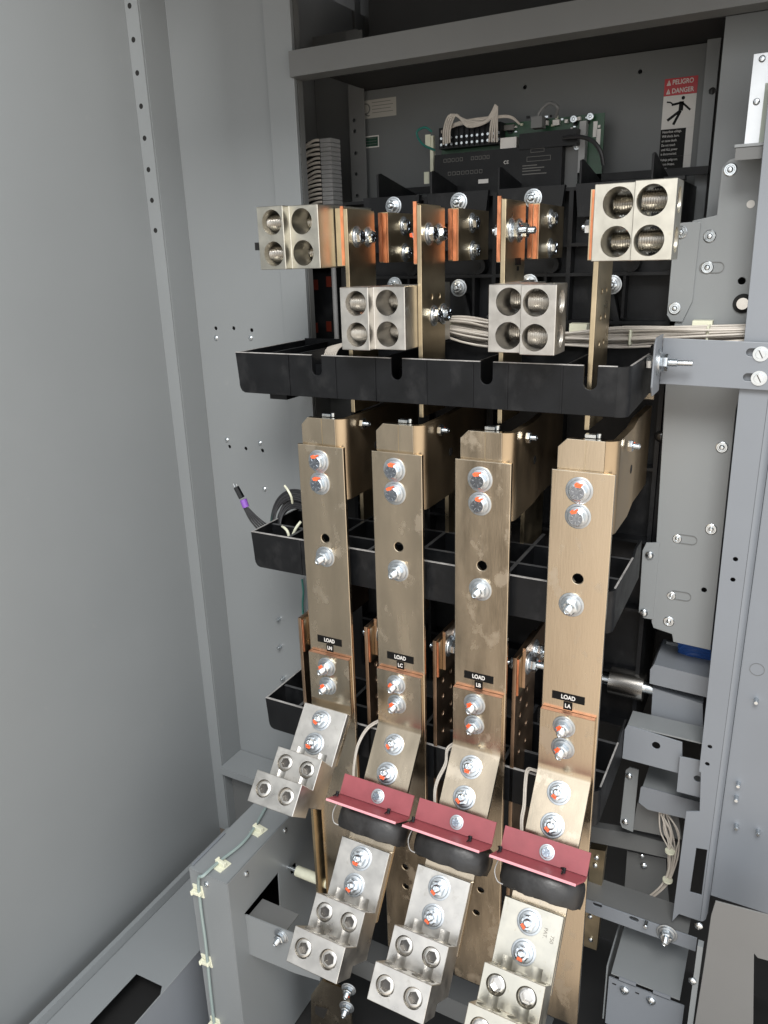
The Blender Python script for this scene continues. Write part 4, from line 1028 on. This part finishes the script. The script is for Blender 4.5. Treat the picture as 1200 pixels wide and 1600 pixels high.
# standoff on the left
st = thing('standoff_insulator', 'short cream cylinder between the grey duct and the LN busbar', 'standoff', (-.87, .03, .11))
sc_ = at(478, 1366, x=-.88)
obj('cylinder', cy((-.905, sc_.y, sc_.z), (-.818, sc_.y, sc_.z), .0125, n=30), NYLON, st, .002)
obj('stud', cy((-.93, sc_.y, sc_.z), (-.903, sc_.y, sc_.z), .005, n=14), ZINC, st)
# narrow upright bar left of LN, low
nb = thing('neutral_side_bar', 'narrow upright bronze bar left of the lower LN busbar', 'busbar', (-.83, .02, -.1))
q0 = at(486, 1270, y=-.02)
obj('bar', bx(q0.x, q0.x + .006, -.02, .03, -.35, .35), BARD, nb, .001)
# small bracket low under LC lug
lk = thing('ground_clamp', 'bronze clamp with two orange marked bolts at the bottom, under the LC lug', 'clamp', at(530, 1570, y=-.03))
blk('clamp_plate', [(486, 1555), (502, 1532), (545, 1548), (552, 1640), (486, 1640)], -.03, .006, BAR, lk)
for q in ((545, 1545), (542, 1573)): bolt(lk, at(*q, y=-.03), (0.2, -1, 0), 'long', -95, .85)
blk('hook', [(492, 1572), (512, 1577), (506, 1592), (492, 1584)], -.033, .0028, SHADESTEEL, lk)
ch = thing('bottom_channel', 'grey horizontal channel low between the LC and LB lugs', 'channel', at(600, 1500, y=.06))
c = at(560, 1490, y=.06)
obj('web', bx(-.92, -.30, .05, .11, c.z - .004, c.z), GREYD, ch); obj('lip', bx(-.92, -.30, .05, .053, c.z - .06, c.z - .0045), GREYD, ch)

# ================================================================== WIRING
hw = thing('white_wire_harness', 'thick bundle of white wires strapped across the breaker above the top tray', 'wires', (-.4, .25, 1.37))
zc = [1.372, 1.362, 1.352, 1.350, 1.354, 1.364, 1.371]
xs = [-.66, -.58, -.50, -.40, -.28, -.12, .02]
for k in range(38):
    dy = random.uniform(-.020, .020); dz = random.uniform(-.010, .010)
    P = [(x_, .255 + dy * (1.4 if j % 2 else .8) + random.uniform(-.003, .003), z_ + dz * (2.2 if j in (1, 2) else 1.5 if j == 4 else .95) + random.uniform(-.003, .003)) for j, (x_, z_) in enumerate(zip(xs, zc))]
    obj('wire', tube(P, .0021), WIRE, hw)
for x_, z_ in ((-.47, 1.351), (-.265, 1.355), (-.14, 1.363), (-.615, 1.366)):
    obj('cable_tie', xform(bx(-.0020, .0020, -.022, .022, -.014, .014), Matrix.Translation((x_, .255, z_))), NYLON, hw, .002)
for q in ((905, 512), (1098, 508)):
    c = at(*q, y=.285); obj('adhesive_base', bx(c.x - .016, c.x + .016, .275, .297, c.z - .008, c.z + .008), NYLON, hw, .001)
hw2 = thing('left_wire_bundle', 'short bunch of white wires at the left end of the top tray', 'wires', (-.85, .2, 1.34))
for k in range(9):
    P = [at(498 + 3 * k, 562, y=.15), at(506 + 3 * k, 548 - k * .5, y=.16), at(525 + 4 * k, 540 - k, y=.18), at(560 + 4 * k, 545, y=.2)]
    obj('wire', tube(P, .0017), WIRE, hw2)
# terminal blocks at upper left
tb_ = thing('terminal_block_column', 'column of grey terminal blocks fed by many white wires, upper left in shadow', 'terminal block', (-1.0, .42, 1.6))
yt = .42
ta = at(502, 216, y=yt); tb2 = at(524, 330, y=yt)
zb0 = tb2.z - .03; stp = (ta.z - zb0) / 20
for k in range(20):
    z0_ = zb0 + stp * k
    obj('terminal_slice', bx(ta.x - .004, tb2.x - .004, yt, yt + .04, z0_, z0_ + stp - .0010), TERM, tb_, .0006)
for k in range(20):
    z0_ = zb0 + stp * k
    P = [(ta.x - .003, yt - .004, z0_ + .005), (ta.x - .015, yt - .010, z0_ + .004), (ta.x - .04, yt - .012, z0_ - .004 + random.uniform(-.004, .004)), (ta.x - .09, yt - .01, z0_ - .030 + random.uniform(-.006, .006))]
    obj('wire', tube(P, .0030), WIRE, tb_)
obj('rear_rail', bx(ta.x - .10, ta.x - .006, yt + .03, yt + .035, 1.48, ta.z), VOID, tb_)
# red-windowed relays in the dark slot on the left
rl = thing('side_relay_row', 'dark upright device with dull red windows, deep behind the left flange', 'relay', (-1.0, .5, 1.4))
c0 = at(490, 430, y=.47); c1 = at(528, 540, y=.47)
obj('case', bx(c0.x - .01, c1.x + .0, .47, .50, c1.z - .04, c0.z + .02), BLACK, rl, .001)
for q in ((494, 445), (494, 512), (515, 440), (515, 510)):
    c = at(*q, y=.47); obj('window', bx(c.x - .008, c.x + .006, .4675, .4695, c.z - .012, c.z + .012), REDC, rl, .001)
obj('white_conduit', cy((c1.x + .01, .45, 1.30), (c1.x + .01, .45, 1.50), .006), TERM, rl)
# cable in the middle tray
co = thing('coiled_cable', 'coil of thin black wires tied with white, resting in the middle tray', 'cable coil', (-.88, .15, .95))
cc = at(458, 822, y=.11)
for k in range(22):
    rr = .044 + .0040 * (k % 8) - .0022 * (k // 8); P = []
    for j in range(19):
        a = PI * 1.35 * j / 18 - .50 + .02 * (k % 5)
        P.append((cc.x + .004 - rr * math.cos(a - .15) * 1.0, .112 + .0035 * (k % 4) + .02 * math.sin(a), cc.z - .012 + rr * 1.05 * math.sin(a) + .002 * (k // 3)))
    obj('wire', tube(P, .0022 if k != 6 else .0014, sub=3), WIREB if k != 6 else GREENW, co)
obj('cable_tie', tube([at(445, 759, y=.095), at(450, 766, y=.088), at(455, 776, y=.088), at(457, 786, y=.095)], .0024), NYLON, co)
obj('white_end', tube([at(441, 822, y=.10), at(449, 830, y=.09), at(452, 842, y=.09)], .0030), NYLON, co)
obj('white_end', tube([at(470, 815, y=.10), at(462, 826, y=.09), at(455, 842, y=.09)], .0030), NYLON, co)
pg = thing('cable_plug', 'loose black plug with a purple sleeve sticking out left of the middle tray', 'plug', at(375, 775, y=.10))
yy_ = .09
for k in range(5):
    P = [at(384, 793, y=yy_) + Vector((.0028 * (k - 2), 0, 0)), at(392 + 3 * k, 814 - k, y=yy_), at(410 + 4 * k, 832 - 1.5 * k, y=yy_ + .01), at(430 + 3 * k, 838 - k, y=yy_ + .02)]
    obj('wire', tube(P, .0019), WIREB, pg)
a_, b_ = at(379, 778, y=yy_), at(385, 794, y=yy_)
obj('sleeve', cy(a_ + (b_ - a_) * .15, b_ - (b_ - a_) * .1, .0078, .0074, n=20), PURPLE, pg, .001)
a2, b2 = at(369, 761, y=yy_), at(378, 778, y=yy_)
obj('connector', cy(b2, a2, .0068, .0062, n=6), BLACK, pg, .0006)
for s in (-1, 1): obj('prong', cy(a2 + Vector((s * .0035, 0, 0)), a2 + Vector((s * .0045 - .002, 0, .007)), .0014, n=8), ZINC, pg)
gw = tagged(obj('green_lead', tube([at(472, 905, y=.26), at(474, 925, y=.26), at(473, 945, y=.26), at(475, 985, y=.26)], .0025), GREENW), 'thin green lead hanging below the middle tray left of LN', 'wire')
# round lever / ball rod between breaker and plate
rd = thing('linkage_rod', 'black upright linkage rod with a shiny ball joint right of the breaker', 'rod', at(1033, 680, y=.34))
c = at(1033, 681, y=.335)
obj('rod', bx(c.x - .009, c.x + .009, .345, .365, .85, 1.34), BLACK, rd, .003, 2)
bm = bmesh.new(); bmesh.ops.create_uvsphere(bm, u_segments=24, v_segments=16, radius=.0125); obj('ball', xform(bm, Matrix.Translation((c.x, .335, c.z))), mat('gloss_black_ball', (.03, .03, .03), .12, .6), rd)
bm = bmesh.new(); bmesh.ops.create_uvsphere(bm, u_segments=20, v_segments=12, radius=.008); c = at(764, 496, y=YK); obj('black_knob', xform(bm, Matrix.Translation((c.x, YK - .004, c.z))), BLACK, br)

# ================================================================== CONTROL MODULE on the back
md = thing('control_module', 'black control module on a green circuit board with a screw terminal strip', 'control module', (-.55, .48, 1.66))
ym_ = .47
m0, m1 = at(682, 290, y=ym_), at(905, 190, y=ym_)
Ptop = at(690, 200, y=ym_).z; Pbot = 1.58
obj('circuit_board', bx(at(690, 205, y=.50).x, at(945, 180, y=.50).x, .500, .503, Pbot, at(945, 176, y=.50).z), PCB, md)
lx0, lx1 = at(682, 270, y=ym_).x, at(880, 250, y=ym_).x
zc_ = at(685, 243, y=ym_).z
obj('lower_case', bx(lx0, lx1, ym_ - .01, .499, Pbot, zc_), BLACK, md, .002)
ux1 = at(782, 215, y=ym_).x
zs0, zs1 = at(690, 233, y=ym_).z, at(690, 200, y=ym_).z
ts = obj('terminal_strip', bx(lx0 + .006, ux1, ym_, .499, zs0, zs1), BLACK, md, .001)
for k in range(12):
    x_ = lx0 + .012 + (ux1 - lx0 - .016) * k / 11
    bm = bmesh.new(); cyl(bm, (x_, ym_ - .002, zs0 + .008), (x_, ym_ + .001, zs0 + .008), .0026, n=12); cyl(bm, (x_, ym_ - .002, zs0 + .020), (x_, ym_ + .001, zs0 + .020), .0026, n=12)
    obj('terminal_screw', bm, ZINC, ts)
    if k < 11: box_ = obj('terminal_wall', bx(x_ + .0045, x_ + .0055, ym_ - .005, ym_ - .0002, zs0 + .002, zs1), BLACK, ts)
cx0, cx1 = at(783, 235, y=ym_).x, at(808, 230, y=ym_).x; cz = at(795, 222, y=ym_).z
obj('connector_block', bx(cx0, cx1, ym_ - .006, .499, cz - .012, cz + .008), WHITEL, md, .001)
obj('relay_black', bx(at(815, 200, y=ym_).x, at(905, 200, y=ym_).x, ym_ - .014, .498, at(850, 232, y=ym_).z, at(850, 207, y=ym_).z), BLACK, md, .003)
for q, w_, h_ in (((850, 193), .020, .008), ((870, 192), .013, .010), ((886, 190), .006, .006), ((795, 200), .026, .010), ((905, 186), .008, .006)):
    c = at(*q, y=.497); obj('component', bx(c.x - w_ / 2, c.x + w_ / 2, .490, .4995, c.z - h_ / 2, c.z + h_ / 2), WHITEL if w_ < .025 else GREYL, md, .0006)
c = at(915, 235, y=.49); obj('metal_bracket', bx(at(882, 235, y=.49).x, at(905, 235, y=.49).x, .485, .4995, 1.59, at(895, 222, y=.49).z), GREYD, md, .001)
obj('heat_sink', bx(at(908, 190, y=.49).x, at(918, 190, y=.49).x, .480, .4995, at(912, 270, y=.49).z, at(912, 190, y=.49).z), TERM, md, .001)
for q in ((901, 229), (922, 182), (896, 186)): screw(md, at(*q, y=.484), (0, -1, 0), 'ring', .7)
for q in ((930, 200), (935, 212)): 
    c = at(*q, y=.499); obj('board_sticker', bx(c.x - .004, c.x + .004, .4990, .4996, c.z - .016, c.z + .012), WHITEL, md)
for k in range(26):
    q = (random.uniform(812, 940), random.uniform(181, 204)) if k % 3 else (random.uniform(785, 812), random.uniform(196, 212))
    c = at(*q, y=.497); w_ = random.uniform(.0025, .008); h_ = random.uniform(.002, .006)
    obj('component', bx(c.x - w_ / 2, c.x + w_ / 2, .4955, .4995, c.z - h_ / 2, c.z + h_ / 2), (BLACK, WHITEL, ZINC, BLACK, NYLON)[k % 5], md)
# printed panel on module
def frames(x0, x1, z, h, n, y):
    bm = bmesh.new(); w_ = (x1 - x0) / n
    for k in range(n):
        a0_ = x0 + w_ * k + w_ * .15; a1_ = x0 + w_ * (k + 1) - w_ * .15; t_ = .0008
        box(bm, a0_, a1_, y - .0006, y, z, z + t_); box(bm, a0_, a1_, y - .0006, y, z + h - t_, z + h); box(bm, a0_, a0_ + t_, y - .0006, y, z + t_, z + h - t_); box(bm, a1_ - t_, a1_, y - .0006, y, z + t_, z + h - t_)
    return bm
yp_ = ym_ - .0102
obj('printed_frames', frames(lx0 + .02, lx0 + .066, zc_ - .016, .007, 5, yp_), GREYL, md)
obj('printed_frames', frames(lx0 + .082, lx0 + .125, zc_ - .016, .007, 5, yp_), GREYL, md)
obj('printed_frames', frames(lx0 + .03, lx0 + .11, zc_ - .042, .007, 8, yp_), GREYL, md)
obj('printed_frames', frames(lx1 - .07, lx1 - .03, zc_ - .012, .007, 1, yp_), GREYL, md)
obj('printed_frames', frames(lx1 - .082, lx1 - .012, zc_ - .028, .009, 1, yp_), GREYL, md)
obj('printed_lines', join(*[bx(lx1 - .080, lx1 - .080 + w_, yp_ - .0005, yp_, zc_ - z_, zc_ - z_ + .0018) for w_, z_ in ((.030, .036), (.045, .041), (.038, .046), (.05, .052))]), GREYL, md)
obj('module_label', bx(lx0 + .100, lx0 + .122, yp_ - .0006, yp_, zc_ - .062, zc_ - .054), WHITEL, md)
obj('approval_marks', text('CE', .009, Matrix.Translation((lx0 + .160, yp_ - .0004, zc_ - .026)) @ MF, 0), WHITEL, md)
# wires of the module
mw = thing('module_wires', 'cream wires looping over the screw terminals of the control module', 'wires', (-.6, .47, 1.72))
for k in range(4):
    o_ = k * 3.2
    P = [at(693 + o_, 226 - k, y=.455), at(694 + o_, 200, y=.45), at(704 + o_, 179, y=.45), at(730, 188 + o_, y=.45), at(756, 190 + k, y=.45), at(768 + o_ * .4, 176 + k, y=.45), at(774 + o_ * .3, 163 + k, y=.452)]
    obj('wire', tube(P, .0020), WIRE, mw)
    P = [at(764 + o_ * 1.3, 222, y=.455), at(767 + o_, 195, y=.45), at(773 + o_ * .4, 166, y=.452)]
    obj('wire', tube(P, .0020), WIRE, mw)
for k in range(3):
    obj('wire', tube([at(690, 205 + k, y=.47), at(720, 190 + 2 * k, y=.455), at(775, 182 + k, y=.455), at(798, 182 + k, y=.46), at(812, 194, y=.47)], .0019), WIRE, mw)
kw = thing('black_module_cable', 'black cable looping out of the top of the control module', 'cable', (-.45, .47, 1.75))
obj('loop', tube([at(838, 195, y=.45), at(843, 175, y=.45), at(858, 161, y=.45), at(871, 168, y=.45), at(868, 183, y=.46)], .0035), GREYD, kw)
obj('lower_run', tube([at(880, 216, y=.445), at(905, 214, y=.44), at(925, 220, y=.44), at(938, 236, y=.44), at(943, 258, y=.445)], .0040), WIREB, kw)
obj('plug', bx(at(831, 190, y=.45).x, at(848, 190, y=.45).x, .445, .47, at(840, 200, y=.45).z, at(840, 182, y=.45).z), GREYD, kw, .001)
gg = tagged(obj('green_ground_loop', tube([at(680, 235, y=.49), at(660, 225, y=.485), at(651, 207, y=.485), at(664, 199, y=.485), at(675, 206, y=.49)], .0024), GREENW), 'thin dark green wire loop at the left end of the control module', 'wire')
sd = thing('nylon_standoff_strip', 'cream nylon standoffs along the left edge of the control module', 'standoff', at(672, 235, y=.5))
obj('post', bx(at(672, 240, y=.49).x, at(677, 240, y=.49).x, .49, .50, at(674, 300, y=.49).z, at(674, 212, y=.49).z), NYLON, sd, .001)
for q in ((669, 220), (667, 278)): c = at(*q, y=.49); obj('pad', bx(c.x - .006, c.x + .006, .488, .4895, c.z - .012, c.z + .012), NYLON, sd)

# ================================================================== LABELS ON THE BACK PANEL
dl = thing('danger_label', 'red, white and black danger sticker reading PELIGRO and DANGER with a falling figure', 'label', (-.2, YB, 1.7))
c00 = at(1040, 124, y=YB); c10 = at(1092, 120, y=YB); yb = YB - .0006
lx, rx = at(1039, 126, y=YB).x, at(1091, 122, y=YB).x
W = rx - lx; ztop = at(1040, 124, y=YB).z
zr = at(1038, 151, y=YB).z; zw = at(1034, 203, y=YB).z; zk = at(1030, 246, y=YB).z; ze = ztop - (ztop - zk) * 1.24
def rect(n, x0, x1, z0, z1, m, d=0): return obj(n, bx(x0, x1, yb - d - .0005, yb - d, z0, z1), m, dl)
rect('red_band', lx, rx, zr, ztop, REDL); rect('white_field', lx, rx, zw, zr - .0002, WHITEL); rect('black_field', lx, rx - .014, zk, zw - .0002, BLKL); rect('white_edge', rx - .0138, rx, zk, zw - .0002, WHITEL)
rect('spanish_field', lx, rx - .014, ze, zk - .0002, BLKL); rect('white_edge', rx - .0138, rx, ze, zk - .0002, WHITEL)
def lt_(s, x, z, size, m, al='LEFT', sx=.85, bold=0): obj('lettering', text(s, size, Matrix.Translation((x, yb - .0009, z)) @ MF, bold, al, sx), m, dl)
hb_ = (ztop - zr) / 2
lt_('PELIGRO', lx + W * .24, ztop - hb_ * .5, hb_ * .78, WHITEL, bold=.0002); lt_('DANGER', lx + W * .24, ztop - hb_ * 1.5, hb_ * .78, WHITEL, bold=.0002)
for k in (0, 1):
    zc_2 = ztop - hb_ * (k + .5); bm = bmesh.new()
    prism(bm, [(lx + W * .07, yb - .0010, zc_2 - hb_ * .3), (lx + W * .20, yb - .0010, zc_2 - hb_ * .3), (lx + W * .135, yb - .0010, zc_2 + hb_ * .34)], (0, .0004, 0)); tr_ = obj('warning_triangle', bm, WHITEL, dl)
    obj('exclamation', bx(lx + W * .128, lx + W * .142, yb - .0014, yb - .0011, zc_2 - hb_ * .2, zc_2 + hb_ * .12), REDL, dl)
tz_ = (zw - zk) / 6.2
for k, s in enumerate(('Hazardous voltage.', 'Will shock, burn,', 'or cause death.', 'Do not touch', 'until ALL power', 'is disconnected.')): lt_(s, lx + .003, zw - tz_ * (k + .6), tz_ * .78, WHITEL, sx=.75)
for k, s in enumerate(('Voltaje peligroso.', 'Causa choque,', 'muerte.')): lt_(s, lx + .003, zk - tz_ * (k + .7), tz_ * .78, WHITEL, sx=.75)
# falling figure
fx, fz, fs = lx + W * .52, (zw + zr) / 2, (zr - zw)
def limb(pts, w_):
    bm = bmesh.new()
    for (a, b) in zip(pts, pts[1:]):
        a = Vector((a[0], 0, a[1])); b = Vector((b[0], 0, b[1])); d = (b - a).normalized(); n_ = Vector((-d.z, 0, d.x)) * w_ / 2
        o2 = Vector((fx, yb - .0010, fz)); prism(bm, [o2 + (a + n_) * fs, o2 + (b + n_) * fs, o2 + (b - n_) * fs, o2 + (a - n_) * fs], (0, .0004, 0))
    obj('figure', bm, BLKL, dl)
limb([(.05, .30), (.04, .02)], .14); limb([(.04, .02), (-.16, -.38)], .085); limb([(.02, .02), (-.36, -.24)], .085); limb([(.04, .26), (-.26, .22)], .07); limb([(.05, .28), (.34, .02)], .06)
limb([(-.42, .32), (-.30, .30), (-.24, .25)], .045)
bm = bmesh.new(); cyl(bm, (fx + .09 * fs, yb - .0010, fz + .40 * fs), (fx + .09 * fs, yb - .0006, fz + .40 * fs), .055 * fs); obj('figure', bm, BLKL, dl)

ql = thing('faded_quality_label', 'faded paper label with a large Q, dim on the upper back panel', 'label', at(590, 168, y=YB))
a, b = at(562, 187, y=YB), at(619, 151, y=YB)
bm = bx(a.x, b.x, YB - .0008, YB - .0002, a.z, b.z); obj('paper', bm, mat('aged_paper', (.34, .33, .30), .6), ql)
obj('lettering', text('Q', .034, Matrix.Translation((a.x + .017, YB - .0012, (a.z + b.z) / 2)) @ MF, 0), GREYD, ql)
obj('print_lines', join(*[bx(a.x + .034, b.x - .008 - .006 * (k % 2), YB - .0012, YB - .0009, a.z + .010 + .007 * k, a.z + .0112 + .007 * k) for k in range(4)]), GREYD, ql)
gl = thing('green_label', 'small dark green sticker with a white border on the back panel', 'label', at(581, 222, y=YB))
a, b = at(569, 232, y=YB), at(592, 211, y=YB)
obj('border', bx(a.x, b.x, YB - .0008, YB - .0002, a.z, b.z), WHITEL, gl); obj('face', bx(a.x + .0025, b.x - .0025, YB - .0012, YB - .0009, a.z + .0025, b.z - .0025), GRNL, gl)
obj('print_lines', join(*[bx(a.x + .006, b.x - .006, YB - .0015, YB - .0013, a.z + .007 + .006 * k, a.z + .0082 + .006 * k) for k in range(3)]), GREYD, gl)
